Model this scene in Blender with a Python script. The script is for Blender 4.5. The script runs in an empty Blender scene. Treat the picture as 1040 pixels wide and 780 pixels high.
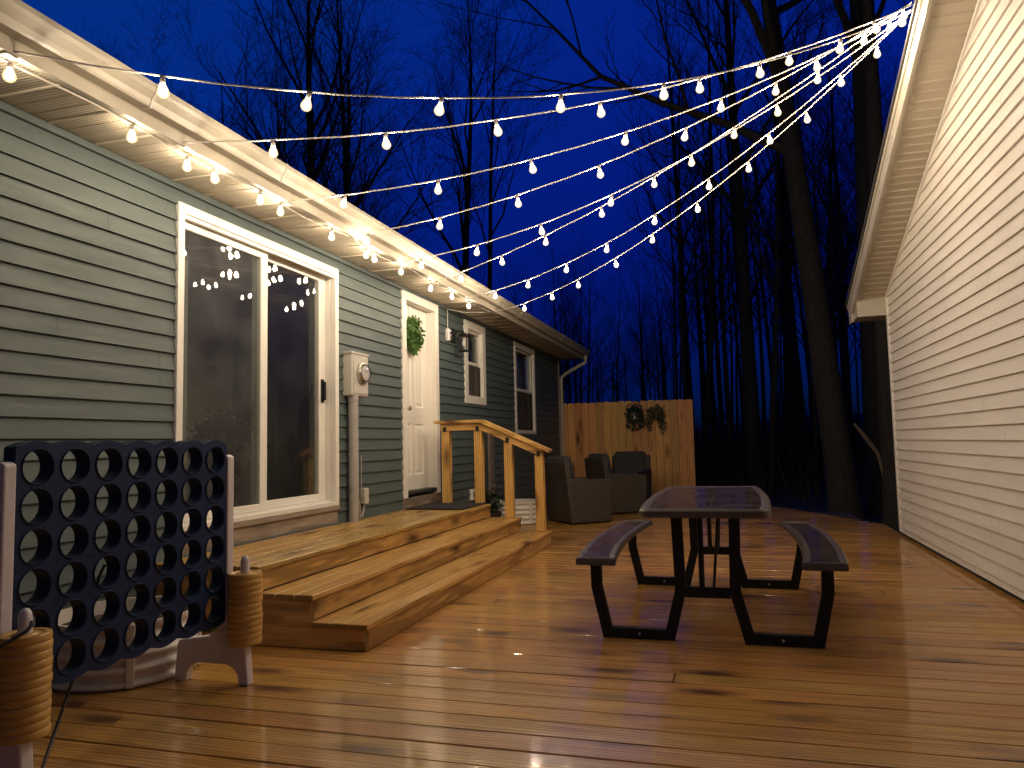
import bpy, bmesh, math, random
from mathutils import Vector, Matrix, Quaternion
R = math.radians
scn = bpy.context.scene
col = scn.collection
PI = math.pi

# ------------------------------------------------------------------ helpers
class MB:
    """collects geometry, then links it as one mesh object"""
    def __init__(s): s.v = []; s.f = []; s.m = []; s.mi = 0
    def add(s, vs, fs):
        o = len(s.v); s.v += [tuple(p) for p in vs]
        s.f += [tuple(i + o for i in f) for f in fs]; s.m += [s.mi] * len(fs)
    def quad(s, a, b, c, d): s.add([a, b, c, d], [(0, 1, 2, 3)])
    def box(s, x0, x1, y0, y1, z0, z1):
        s.add([(x0,y0,z0),(x1,y0,z0),(x1,y1,z0),(x0,y1,z0),(x0,y0,z1),(x1,y0,z1),(x1,y1,z1),(x0,y1,z1)],
              [(0,3,2,1),(4,5,6,7),(0,1,5,4),(1,2,6,5),(2,3,7,6),(3,0,4,7)])
    def cbox(s, x0, x1, y0, y1, z0, z1, c=.004, M=None):
        """chamfered box"""
        vs = []; X = (x0, x1); Y = (y0, y1); Z = (z0, z1)
        idx = {}
        for i in (0,1):
            for j in (0,1):
                for k in (0,1):
                    sx, sy, sz = (1,-1)[i], (1,-1)[j], (1,-1)[k]
                    p = (X[i], Y[j], Z[k])
                    idx[i,j,k] = (len(vs), len(vs)+1, len(vs)+2)
                    vs.append((p[0], p[1]+sy*c, p[2]+sz*c))
                    vs.append((p[0]+sx*c, p[1], p[2]+sz*c))
                    vs.append((p[0]+sx*c, p[1]+sy*c, p[2]))
        fs = []
        for i in (0,1):
            q = [idx[i,0,0][0], idx[i,1,0][0], idx[i,1,1][0], idx[i,0,1][0]]; fs.append(q if i else q[::-1])
            q = [idx[0,i,0][1], idx[0,i,1][1], idx[1,i,1][1], idx[1,i,0][1]]; fs.append(q if i else q[::-1])
            q = [idx[0,0,i][2], idx[1,0,i][2], idx[1,1,i][2], idx[0,1,i][2]]; fs.append(q if i else q[::-1])
        for i in (0,1):
            for j in (0,1):
                a, b = idx[i,j,0], idx[i,j,1]; fs.append((a[0],a[1],b[1],b[0]))
                a, b = idx[i,0,j], idx[i,1,j]; fs.append((a[0],a[2],b[2],b[0]))
                a, b = idx[0,i,j], idx[1,i,j]; fs.append((a[1],a[2],b[2],b[1]))
        for k in idx.values(): fs.append(k)
        if M is not None: vs = [tuple(M @ Vector(p)) for p in vs]
        s.add(vs, fs)
    def prism(s, poly, axis, a, b):
        """poly: 2D outline in the plane normal to axis (X: (y,z)  Y: (x,z)  Z: (x,y))"""
        n = len(poly)
        def P(p, t):
            return {'X': (t, p[0], p[1]), 'Y': (p[0], t, p[1]), 'Z': (p[0], p[1], t)}[axis]
        vs = [P(p, a) for p in poly] + [P(p, b) for p in poly]
        fs = [tuple(range(n))[::-1], tuple(range(n, 2*n))]
        fs += [(i, (i+1) % n, n+(i+1) % n, n+i) for i in range(n)]
        s.add(vs, fs)
    def ribbon(s, pts, w, axis, a, b):
        """constant width bar along a 2D centre line, extruded a..b"""
        L = []; Rr = []
        n = len(pts)
        for i, p in enumerate(pts):
            p = Vector(p)
            d0 = (p - Vector(pts[i-1])).normalized() if i > 0 else None
            d1 = (Vector(pts[i+1]) - p).normalized() if i < n-1 else None
            d0 = d0 or d1; d1 = d1 or d0
            t = (d0 + d1).normalized(); nn = Vector((-t[1], t[0]))
            k = w/2/max(.3, nn.dot(Vector((-d0[1], d0[0]))))
            L.append(p + nn*k); Rr.append(p - nn*k)
        s.prism([tuple(q) for q in L + Rr[::-1]], axis, a, b)
    def tube(s, pts, rad, n=8, cap=True):
        pts = [Vector(p) for p in pts]
        if not hasattr(rad, '__len__'): rad = [rad]*len(pts)
        t = (pts[1]-pts[0]).normalized()
        u = t.orthogonal().normalized()
        vs = []
        for i, p in enumerate(pts):
            if i == 0: d = pts[1]-pts[0]
            elif i == len(pts)-1: d = pts[i]-pts[i-1]
            else: d = pts[i+1]-pts[i-1]
            d.normalize()
            u = (u - d*u.dot(d))
            u = u.normalized() if u.length > 1e-6 else d.orthogonal().normalized()
            w = d.cross(u)
            for k in range(n):
                a = 2*PI*k/n
                vs.append(p + (u*math.cos(a) + w*math.sin(a))*rad[i])
        fs = []
        for i in range(len(pts)-1):
            for k in range(n):
                k2 = (k+1) % n
                fs.append((i*n+k, i*n+k2, (i+1)*n+k2, (i+1)*n+k))
        if cap:
            fs.append(tuple(range(n))[::-1]); fs.append(tuple(range((len(pts)-1)*n, len(pts)*n)))
        s.add(vs, fs)
    def lathe(s, prof, c=(0,0,0), n=16, M=None):
        """prof: list of (r,z) about the Z axis"""
        vs = []; fs = []
        for (r, z) in prof:
            for k in range(n):
                a = 2*PI*k/n; vs.append((r*math.cos(a), r*math.sin(a), z))
        m = len(prof)
        for i in range(m-1):
            for k in range(n):
                k2 = (k+1) % n
                fs.append((i*n+k, i*n+k2, (i+1)*n+k2, (i+1)*n+k))
        if prof[0][0] > 1e-5: fs.append(tuple(range(n))[::-1])
        if prof[-1][0] > 1e-5: fs.append(tuple(range((m-1)*n, m*n)))
        if M is not None: vs = [M @ Vector(p) for p in vs]
        vs = [(p[0]+c[0], p[1]+c[1], p[2]+c[2]) for p in vs]
        s.add(vs, fs)
    def ring(s, c, r0, r1, axis='X', n=24): pass
    def build(s, name, mat, parent=None, off=(0,0,0), smooth=None):
        me = bpy.data.meshes.new(name)
        me.from_pydata([(p[0]-off[0], p[1]-off[1], p[2]-off[2]) for p in s.v], [], s.f)
        mats = mat if isinstance(mat, (list, tuple)) else [mat]
        for m in mats: me.materials.append(m)
        if len(mats) > 1: me.polygons.foreach_set('material_index', s.m)
        me.update()
        bm = bmesh.new(); bm.from_mesh(me); bmesh.ops.recalc_face_normals(bm, faces=bm.faces); bm.to_mesh(me); bm.free()
        if smooth:
            me.polygons.foreach_set('use_smooth', [True]*len(me.polygons))
            if smooth < 180: me.set_sharp_from_angle(angle=R(smooth))
        o = bpy.data.objects.new(name, me); col.objects.link(o)
        if parent is not None: o.parent = parent
        return o

def tag(o, label=None, cat=None, group=None, kind=None):
    if label: o['label'] = label
    if cat: o['category'] = cat
    if group: o['group'] = group
    if kind: o['kind'] = kind
    return o
def thing(name, label, cat, loc=(0,0,0), rz=0, group=None):
    o = bpy.data.objects.new(name, None); col.objects.link(o)
    o.empty_display_size = .1
    o.location = loc; o.rotation_euler = (0,0,rz)
    return tag(o, label, cat, group)
def kids(o): return [c for c in bpy.data.objects if c.parent == o]
def copy_tree(o, parent=None):
    c = o.copy(); col.objects.link(c)
    if parent is not None: c.parent = parent
    for ch in kids(o): copy_tree(ch, c)
    return c

# ------------------------------------------------------------------ materials
def new_mat(name):
    m = bpy.data.materials.new(name); m.use_nodes = True
    nt = m.node_tree; nt.nodes.clear()
    out = nt.nodes.new('ShaderNodeOutputMaterial'); b = nt.nodes.new('ShaderNodeBsdfPrincipled')
    nt.links.new(b.outputs[0], out.inputs[0])
    return m, nt, b
def N(nt, t, **kw):
    n = nt.nodes.new(t)
    for k, v in kw.items():
        if k.startswith('in_'): n.inputs[int(k[3:]) if k[3:].isdigit() else k[3:]].default_value = v
        else: setattr(n, k, v)
    return n
def L(nt, a, b): nt.links.new(a, b)
def mapping(nt, scale, src='Object', rnd=None):
    tc = N(nt, 'ShaderNodeTexCoord'); mp = N(nt, 'ShaderNodeMapping'); mp.inputs['Scale'].default_value = scale
    v = tc.outputs[src]
    if rnd is not None:
        add = N(nt, 'ShaderNodeVectorMath', operation='ADD'); L(nt, v, add.inputs[0]); L(nt, rnd, add.inputs[1]); v = add.outputs[0]
    L(nt, v, mp.inputs['Vector']); return mp.outputs[0]
def noise(nt, vec, scale, detail=4, rough=.55, dist=0):
    n = N(nt, 'ShaderNodeTexNoise'); n.inputs['Scale'].default_value = scale; n.inputs['Detail'].default_value = detail
    n.inputs['Roughness'].default_value = rough; n.inputs['Distortion'].default_value = dist
    if vec is not None: L(nt, vec, n.inputs['Vector'])
    return n.outputs['Fac']
def ramp(nt, fac, pts):
    r = N(nt, 'ShaderNodeValToRGB'); e = r.color_ramp.elements
    while len(e) < len(pts): e.new(.5)
    for i, (p, c) in enumerate(pts):
        e[i].position = p; e[i].color = (c, c, c, 1) if not hasattr(c, '__len__') else (*c, 1)
    L(nt, fac, r.inputs[0]); return r.outputs[0]
def mix(nt, a, b, fac, mode='MIX'):
    m = N(nt, 'ShaderNodeMix', data_type='RGBA', blend_type=mode)
    for k, s in ((6, a), (7, b)):
        if hasattr(s, 'links') or hasattr(s, 'is_output'): L(nt, s, m.inputs[k])
        else: m.inputs[k].default_value = (*s, 1)
    if hasattr(fac, 'is_output'): L(nt, fac, m.inputs[0])
    else: m.inputs[0].default_value = fac
    return m.outputs[2]
def bump(nt, h, strength, dist, b, prev=None, sock='Normal'):
    n = N(nt, 'ShaderNodeBump'); n.inputs['Strength'].default_value = strength; n.inputs['Distance'].default_value = dist
    L(nt, h, n.inputs['Height'])
    if prev is not None: L(nt, prev, n.inputs['Normal'])
    if b is not None: L(nt, n.outputs[0], b.inputs[sock])
    return n.outputs[0]

def paint(name, c, rough=.5, var=.12, scale=2.0, bumps=.0, bscale=60, metallic=0, dirt=0, stretch=(1,1,1), spec=.5):
    m, nt, b = new_mat(name)
    v = mapping(nt, stretch)
    f = noise(nt, v, scale, 5, .6)
    lo = tuple(x*(1-var) for x in c); hi = tuple(min(1, x*(1+var)) for x in c)
    cc = ramp(nt, f, [(.3, lo), (.7, hi)])
    if dirt:
        f2 = noise(nt, mapping(nt, (1,1,1)), 1.3, 6, .7, .8)
        cc = mix(nt, cc, tuple(x*.45 for x in c), ramp(nt, f2, [(.55, 0.), (.78, dirt)]))
    L(nt, cc, b.inputs['Base Color'])
    L(nt, ramp(nt, noise(nt, v, scale*3, 4), [(.3, max(.02, rough-.08)), (.7, min(1, rough+.1))]), b.inputs['Roughness'])
    b.inputs['Metallic'].default_value = metallic
    b.inputs['Specular IOR Level'].default_value = spec
    if bumps: bump(nt, noise(nt, v, bscale, 3), bumps, .003, b)
    return m

def wood(name, dark, light, axis='Y', rough=.55, wet=0., knots=1., vary=.3, gray=0., red=0.):
    """boards: grain along axis, every board (mesh island) its own cut of the tree"""
    m, nt, b = new_mat(name)
    geo = N(nt, 'ShaderNodeNewGeometry'); ri = geo.outputs['Random Per Island']
    wn = N(nt, 'ShaderNodeTexWhiteNoise', noise_dimensions='1D'); L(nt, ri, wn.inputs['W'])
    sc = N(nt, 'ShaderNodeVectorMath', operation='SCALE'); sc.inputs[3].default_value = 37.; L(nt, wn.outputs['Color'], sc.inputs[0])
    rnd = sc.outputs[0]
    i = 'XYZ'.index(axis)
    def S(a, x): t = [x]*3; t[i] = a; return tuple(t)
    g1 = noise(nt, mapping(nt, S(.55, 7), rnd=rnd), 2.2, 5, .6, 1.2)
    wv = N(nt, 'ShaderNodeTexWave', wave_type='BANDS', bands_direction={'X':'Y','Y':'X','Z':'X'}[axis])
    wv.inputs['Scale'].default_value = 9; wv.inputs['Distortion'].default_value = 9; wv.inputs['Detail'].default_value = 3
    wv.inputs['Detail Scale'].default_value = .6
    L(nt, mapping(nt, S(.22, 1.6), rnd=rnd), wv.inputs['Vector'])
    fib = noise(nt, mapping(nt, S(3.5, 75), rnd=rnd), 1., 4, .65)
    c = ramp(nt, g1, [(.28, dark), (.72, light)])
    c = mix(nt, c, tuple(x*.55 for x in dark), ramp(nt, wv.outputs['Fac'], [(.5, 0.), (1., .75)]))
    stk = noise(nt, mapping(nt, S(.9, 16), rnd=rnd), 1.6, 6, .7, .8)
    c = mix(nt, c, tuple(x*.30 for x in dark), ramp(nt, stk, [(.56, 0.), (.72, .55)]))
    c = mix(nt, c, tuple(x*.5 for x in dark), ramp(nt, fib, [(.45, 0.), (.8, .42)]))
    # board to board differences
    br = N(nt, 'ShaderNodeMapRange'); L(nt, ri, br.inputs[0]); br.inputs[3].default_value = 1-vary; br.inputs[4].default_value = 1+vary*.55
    hs = N(nt, 'ShaderNodeHueSaturation'); L(nt, c, hs.inputs['Color']); L(nt, br.outputs[0], hs.inputs['Value'])
    hr = N(nt, 'ShaderNodeMapRange'); L(nt, wn.outputs['Value'], hr.inputs[0]); hr.inputs[3].default_value = .5-.007-red; hr.inputs[4].default_value = .508
    L(nt, hr.outputs[0], hs.inputs['Hue'])
    c = hs.outputs[0]
    if gray:
        c = mix(nt, c, (.16,.14,.125), ramp(nt, noise(nt, mapping(nt, S(.5, 2.5), rnd=rnd), 2.5, 5, .65), [(.42, 0.), (.75, gray)]))
    if knots:
        vo = N(nt, 'ShaderNodeTexVoronoi'); vo.inputs['Scale'].default_value = 1.
        wob = N(nt, 'ShaderNodeTexNoise'); wob.inputs['Scale'].default_value = 9
        mp = mapping(nt, S(2.0, 6.0), rnd=rnd); L(nt, mp, wob.inputs['Vector'])
        ad = N(nt, 'ShaderNodeMix', data_type='VECTOR'); ad.inputs[0].default_value = .12
        L(nt, mp, ad.inputs[4]); L(nt, wob.outputs['Color'], ad.inputs[5]); L(nt, ad.outputs[1], vo.inputs['Vector'])
        sep = N(nt, 'ShaderNodeSeparateColor'); L(nt, vo.outputs['Color'], sep.inputs[0])
        gate = ramp(nt, sep.outputs[0], [(.42, 0.), (.48, knots)])
        kd = ramp(nt, vo.outputs['Distance'], [(.10, 1.), (.19, .6), (.36, 0.)])
        mul = N(nt, 'ShaderNodeMath', operation='MULTIPLY'); L(nt, gate, mul.inputs[0]); L(nt, kd, mul.inputs[1])
        c = mix(nt, c, (dark[0]*.22, dark[1]*.15, dark[2]*.12), mul.outputs[0])
    # darker end grain
    dt = N(nt, 'ShaderNodeVectorMath', operation='DOT_PRODUCT'); dt.inputs[1].default_value = S(1., 0.); L(nt, geo.outputs['True Normal'], dt.inputs[0])
    ab = N(nt, 'ShaderNodeMath', operation='ABSOLUTE'); L(nt, dt.outputs['Value'], ab.inputs[0])
    c = mix(nt, c, tuple(x*.45 for x in dark), ramp(nt, ab.outputs[0], [(.6, 0.), (.9, .9)]))
    L(nt, c, b.inputs['Base Color'])
    hb = bump(nt, fib, .25, .002, None)
    if wet:
        big = noise(nt, mapping(nt, S(.6, 1.2)), 1.5, 5, .6, .6)
        rr = ramp(nt, big, [(.35, rough*.55), (.62, rough)])
        L(nt, rr, b.inputs['Roughness'])
        cwf = noise(nt, mapping(nt, S(.8, 1.4)), 1.1, 6, .65, .7)
        L(nt, ramp(nt, cwf, [(.38, wet*.4), (.6, min(1., wet*1.3))]), b.inputs['Coat Weight']); b.inputs['Specular IOR Level'].default_value = .35
        cr = ramp(nt, noise(nt, mapping(nt, (1,1,1)), 2.2, 6, .65, .5), [(.36, .05), (.54, .11), (.70, .26)])
        L(nt, cr, b.inputs['Coat Roughness'])
        rip = noise(nt, mapping(nt, S(5, 26)), 1., 4, .55)
        bump(nt, rip, .075, .004, b, None, 'Coat Normal')
        n2 = bump(nt, noise(nt, mapping(nt, S(2, 9)), 1., 3), .25, .01, None, hb)
        L(nt, n2, b.inputs['Normal'])
    else:
        b.inputs['Roughness'].default_value = rough
        L(nt, hb, b.inputs['Normal'])
    return m

M = {}
M['deck'] = wood('wet_deck_boards', (.35,.160,.030), (.68,.36,.078), 'X', .55, wet=.8, knots=1., vary=.16, gray=.06)
M['step'] = wood('step_boards', (.42,.23,.062), (.70,.45,.145), 'Y', .42, wet=.25, knots=1., vary=.16)
M['step_x'] = wood('step_end_boards', (.36,.20,.062), (.62,.385,.13), 'X', .45, wet=.2, knots=1., vary=.18)
M['rail_z'] = wood('rail_post_wood', (.62,.35,.085), (.82,.54,.16), 'Z', .55, knots=1.)
M['rail_x'] = wood('rail_cap_wood', (.60,.34,.085), (.80,.52,.155), 'X', .55, knots=1.)
M['fence'] = wood('fence_boards', (.66,.32,.085), (.86,.52,.155), 'Z', .65, knots=1., vary=.25, red=.014)
M['oldwood'] = wood('weathered_board', (.13,.09,.065), (.24,.18,.13), 'Z', .75, knots=1., gray=.7)
M['sillwood'] = wood('sill_board', (.25,.19,.14), (.38,.31,.24), 'Y', .7, knots=.5, gray=.6)
M['siding'] = paint('green_gray_siding', (.070,.097,.099), .6, .08, 3., .25, 40, stretch=(1,.25,3), dirt=.12)
M['shed'] = paint('white_vinyl_siding', (.66,.62,.57), .5, .05, 2.5, .2, 50, stretch=(1,.3,3), dirt=.22)
M['white'] = paint('white_trim', (.78,.76,.72), .4, .05, 3, dirt=.12)
M['doorwhite'] = paint('white_door_paint', (.80,.77,.72), .35, .04, 3)
M['gutter'] = paint('cream_gutter_metal', (.41,.375,.31), .35, .08, 4, dirt=.30)
M['dark'] = paint('dark_void', (.02,.02,.022), .9, .1)
M['roof'] = paint('roof_shingle', (.05,.048,.045), .9, .3, 20, .4, 30)
M['black'] = paint('black_powder_coat', (.010,.010,.010), .6, .2, 8, .15, 90, spec=.3)
M['resin'] = paint('brown_resin_top', (.055,.040,.036), .17, .08, 2, .03, 60, spec=.38)
M['resin_edge'] = paint('pale_resin_rim', (.085,.066,.060), .34, .12, 6, spec=.35)
M['navy'] = paint('navy_plastic', (.013,.026,.080), .42, .12, 4, .05, 50, spec=.22)
M['playwhite'] = paint('white_plastic', (.66,.62,.66), .33, .05, 5)
M['tan'] = paint('tan_plastic', (.55,.33,.09), .35, .10, 6)
M['wicker'] = None
M['cushion'] = paint('charcoal_cushion', (.035,.034,.038), .9, .2, 6, .4, 120)
M['meter'] = paint('gray_meter_enamel', (.52,.50,.46), .45, .08, 5, dirt=.25)
M['conduit'] = paint('gray_conduit', (.36,.35,.33), .5, .08, 5, dirt=.2)
M['bed'] = paint('cream_corrugated_metal', (.62,.58,.53), .4, .08, 5, dirt=.35)
M['soil'] = paint('dark_soil', (.03,.022,.016), .95, .4, 20, .8, 40)
M['ground'] = paint('leaf_litter_ground', (.030,.024,.018), .9, .45, 6, .8, 12)
M['bark'] = paint('dark_bark', (.034,.028,.024), .9, .4, 9, .7, 18, stretch=(3,3,.6))
M['twig'] = paint('dark_twig', (.035,.030,.027), .9, .3, 6)
M['leaf'] = paint('wreath_green', (.075,.17,.035), .55, .5, 14)
M['leafdark'] = paint('evergreen_needles', (.02,.035,.022), .7, .4, 9)
M['mat'] = paint('charcoal_doormat', (.018,.017,.018), .95, .3, 40, .9, 180)
M['cord'] = paint('white_light_cord', (.60,.57,.52), .55, .05)
M['cordblack'] = paint('black_cord', (.012,.012,.012), .5, .1)
M['socket'] = paint('black_lamp_socket', (.30,.27,.23), .5, .1)
M['brass'] = paint('satin_nickel', (.55,.52,.47), .3, .05, metallic=1)
M['roomwall'] = paint('beige_room_wall', (.80,.72,.61), .8, .05)
M['roomfloor'] = paint('brown_room_floor', (.24,.16,.10), .5, .15)
M['curtain'] = paint('pale_curtain', (.42,.39,.35), .9, .06, 4)
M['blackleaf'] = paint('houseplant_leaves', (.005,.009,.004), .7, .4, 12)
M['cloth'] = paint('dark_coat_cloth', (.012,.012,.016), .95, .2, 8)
M['terra'] = paint('dark_pot', (.05,.04,.04), .5, .15)
M['gasket'] = paint('dark_gasket', (.03,.03,.03), .6, .1)

# thin clear glass
def glass(name, tint=(.9,.93,.92), boost=1.0, dust=0.):
    m = bpy.data.materials.new(name); m.use_nodes = True; nt = m.node_tree; nt.nodes.clear()
    o = N(nt, 'ShaderNodeOutputMaterial'); t = N(nt, 'ShaderNodeBsdfTransparent'); t.inputs[0].default_value = (*tint, 1)
    g = N(nt, 'ShaderNodeBsdfGlossy'); g.inputs['Roughness'].default_value = 0.0
    f = N(nt, 'ShaderNodeFresnel'); gm = N(nt, 'ShaderNodeNewGeometry'); ir = N(nt, 'ShaderNodeMapRange')
    ir.inputs[3].default_value = 1.52; ir.inputs[4].default_value = 1/1.52; L(nt, gm.outputs['Backfacing'], ir.inputs[0]); L(nt, ir.outputs[0], f.inputs[0])
    mu = N(nt, 'ShaderNodeMath', operation='MULTIPLY', use_clamp=True); mu.inputs[1].default_value = boost
    L(nt, f.outputs[0], mu.inputs[0])
    mx = N(nt, 'ShaderNodeMixShader'); L(nt, mu.outputs[0], mx.inputs[0]); L(nt, t.outputs[0], mx.inputs[1]); L(nt, g.outputs[0], mx.inputs[2])
    if dust:
        df = N(nt, 'ShaderNodeBsdfDiffuse'); df.inputs[0].default_value = (.6,.6,.6,1)
        m2 = N(nt, 'ShaderNodeMixShader'); L(nt, ramp(nt, noise(nt, mapping(nt, (1,1,1)), 3.5, 5, .6), [(.3, dust*.4), (.75, dust*1.4)]), m2.inputs[0])
        L(nt, mx.outputs[0], m2.inputs[1]); L(nt, df.outputs[0], m2.inputs[2]); mx = m2
    L(nt, mx.outputs[0], o.inputs[0]); return m
M['glass'] = glass('window_glass', (.90,.92,.91), .9, .012)
M['dusty'] = glass('dusty_window_glass', (.88,.90,.89), .9, .04)
M['lampglass'] = glass('lantern_glass', (.9,.9,.9), 1.2)
# insect screen: a fine dark mesh over the lower sash
def screen():
    m = bpy.data.materials.new('insect_screen'); m.use_nodes = True; nt = m.node_tree; nt.nodes.clear()
    o = N(nt, 'ShaderNodeOutputMaterial'); t = N(nt, 'ShaderNodeBsdfTransparent'); d = N(nt, 'ShaderNodeBsdfDiffuse')
    d.inputs[0].default_value = (.10,.085,.08,1); mx = N(nt, 'ShaderNodeMixShader'); mx.inputs[0].default_value = .55
    L(nt, t.outputs[0], mx.inputs[1]); L(nt, d.outputs[0], mx.inputs[2]); L(nt, mx.outputs[0], o.inputs[0]); return m
M['screen'] = screen()
def wicker():
    m, nt, b = new_mat('brown_wicker_weave')
    v = mapping(nt, (1,1,1))
    w1 = N(nt, 'ShaderNodeTexWave', bands_direction='Z'); w1.inputs['Scale'].default_value = 13; w1.inputs['Distortion'].default_value = 1.0; L(nt, v, w1.inputs[0])
    w2 = N(nt, 'ShaderNodeTexWave', bands_direction='DIAGONAL'); w2.inputs['Scale'].default_value = 17; w2.inputs['Distortion'].default_value = .6; L(nt, mapping(nt, (1,1,0)), w2.inputs[0])
    mm = N(nt, 'ShaderNodeMath', operation='MULTIPLY'); L(nt, w1.outputs['Fac'], mm.inputs[0]); L(nt, w2.outputs['Fac'], mm.inputs[1])
    L(nt, ramp(nt, mm.outputs[0], [(.05, (.024,.018,.015)), (.6, (.095,.073,.058))]), b.inputs['Base Color'])
    b.inputs['Roughness'].default_value = .6
    bump(nt, mm.outputs[0], .6, .006, b); return m
M['wicker'] = wicker()
# soffit: ribbed vinyl, the left-hand panels perforated with small vent holes
def soffit_mat():
    m, nt, b = new_mat('perforated_soffit_vinyl')
    vo = N(nt, 'ShaderNodeTexVoronoi'); vo.inputs['Scale'].default_value = 1.; vo.inputs['Randomness'].default_value = 0.
    L(nt, mapping(nt, (70,52,0)), vo.inputs['Vector'])
    hole = ramp(nt, vo.outputs['Distance'], [(.25, 1.), (.34, 0.)])
    L(nt, mix(nt, (.44,.39,.31), (.07,.06,.05), hole), b.inputs['Base Color']); b.inputs['Roughness'].default_value = .5
    return m
M['soffit_perf'] = soffit_mat()
M['soffit'] = paint('cream_soffit_vinyl', (.44,.39,.31), .5, .06, 3, dirt=.15)
# lit bulb
def bulbmat(name, st):
    m, nt, b = new_mat(name)
    b.inputs['Base Color'].default_value = (.9,.8,.6,1); b.inputs['Roughness'].default_value = .1
    b.inputs['Emission Color'].default_value = (1., .80, .56, 1); b.inputs['Emission Strength'].default_value = st
    return m
M['bulb'] = bulbmat('lit_filament_bulb', 640.)
M['bulb_eave'] = bulbmat('dimmer_filament_bulb', 350.)
def glowglass():  # added emission on the outer bulb shell paints a warm halo round the filament
    m = bpy.data.materials.new('painted_halo_glass'); m.use_nodes = True; nt = m.node_tree; nt.nodes.clear()
    o = N(nt, 'ShaderNodeOutputMaterial'); t = N(nt, 'ShaderNodeBsdfTransparent'); e = N(nt, 'ShaderNodeEmission')
    e.inputs[0].default_value = (1., .74, .38, 1); e.inputs[1].default_value = 2.4
    mx = N(nt, 'ShaderNodeMixShader'); mx.inputs[0].default_value = .35
    L(nt, t.outputs[0], mx.inputs[1]); L(nt, e.outputs[0], mx.inputs[2]); L(nt, mx.outputs[0], o.inputs[0]); return m
M['glow'] = glowglass()

# ------------------------------------------------------------------ world (deep dusk: the sun is under the horizon)
w = bpy.data.worlds.new('World'); scn.world = w; w.use_nodes = True
nt = w.node_tree; bg = nt.nodes['Background']
sky = nt.nodes.new('ShaderNodeTexSky'); sky.sky_type = 'NISHITA'; sky.sun_disc = False
sky.sun_elevation = R(-4.0); sky.sun_rotation = R(200); sky.ozone_density = 6.; sky.air_density = 1.; sky.dust_density = .3
tintn = nt.nodes.new('ShaderNodeMix'); tintn.data_type = 'RGBA'; tintn.blend_type = 'MULTIPLY'; tintn.inputs[0].default_value = 1.
tintn.inputs[7].default_value = (.02, 1.0, .66, 1)
nt.links.new(sky.outputs[0], tintn.inputs[6]); nt.links.new(tintn.outputs[2], bg.inputs[0])
# the last glow stands over the wood where the sun went down; the rest of the dome is nearly night
tcw = N(nt, 'ShaderNodeTexCoord'); dp = N(nt, 'ShaderNodeVectorMath', operation='DOT_PRODUCT')
dp.inputs[1].default_value = tuple(Vector((-.15, .93, .42)).normalized()); L(nt, tcw.outputs['Generated'], dp.inputs[0])
mr = N(nt, 'ShaderNodeMapRange', interpolation_type='SMOOTHSTEP')
mr.inputs[1].default_value = .35; mr.inputs[2].default_value = .88; mr.inputs[3].default_value = 2.2; mr.inputs[4].default_value = 23.
sx = N(nt, 'ShaderNodeSeparateXYZ'); cx_ = N(nt, 'ShaderNodeCombineXYZ'); ma = N(nt, 'ShaderNodeMath', operation='MULTIPLY_ADD'); ma.inputs[1].default_value = .7; ma.inputs[2].default_value = .20
L(nt, tcw.outputs['Generated'], sx.inputs[0]); L(nt, sx.outputs[0], cx_.inputs[0]); L(nt, sx.outputs[1], cx_.inputs[1]); L(nt, sx.outputs[2], ma.inputs[0]); L(nt, ma.outputs[0], cx_.inputs[2])
nv = N(nt, 'ShaderNodeVectorMath', operation='NORMALIZE'); L(nt, cx_.outputs[0], nv.inputs[0]); L(nt, nv.outputs[0], sky.inputs['Vector'])
L(nt, dp.outputs['Value'], mr.inputs[0]); L(nt, mr.outputs[0], bg.inputs[1])

# ------------------------------------------------------------------ camera
fw = Vector((-.279,.957,.079)).normalized(); up0 = Vector((.043,-.07,.997))
rt = fw.cross(up0).normalized(); up = rt.cross(fw)
cam = bpy.data.objects.new('camera', bpy.data.cameras.new('camera')); col.objects.link(cam)
mw = Matrix((( rt.x, up.x, -fw.x, 0), (rt.y, up.y, -fw.y, 0), (rt.z, up.z, -fw.z, 1.08), (0,0,0,1)))
cam.matrix_world = mw
cam.data.sensor_width = 36; cam.data.lens = 36*760/1040; cam.data.clip_start = .02; cam.data.clip_end = 2000
scn.camera = cam

# ------------------------------------------------------------------ setting: ground and deck
WX, SX = -3.28, 1.72          # house wall plane, shed wall plane
g = MB(); g.quad((-400,-400,-.45), (400,-400,-.45), (400,400,-.45), (-400,400,-.45))
tag(g.build('ground', M['ground']), kind='structure')
hl = MB()
nx, ny = 60, 14
def hz(x, y):
    t = max(0, min(1, (y-24)/50)); t = t*t*(3-2*t)
    return -.5 + t*(2.2 + .9*math.sin(x*.06+1) + .5*math.sin(x*.17))
vs = [(-120+240*i/nx, 22+110*j/ny, hz(-120+240*i/nx, 22+110*j/ny)) for j in range(ny+1) for i in range(nx+1)]
fs = [(j*(nx+1)+i, j*(nx+1)+i+1, (j+1)*(nx+1)+i+1, (j+1)*(nx+1)+i) for j in range(ny) for i in range(nx)]
hl.add(vs, fs); tag(hl.build('terrain', M['ground'], smooth=180), kind='structure')

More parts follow.
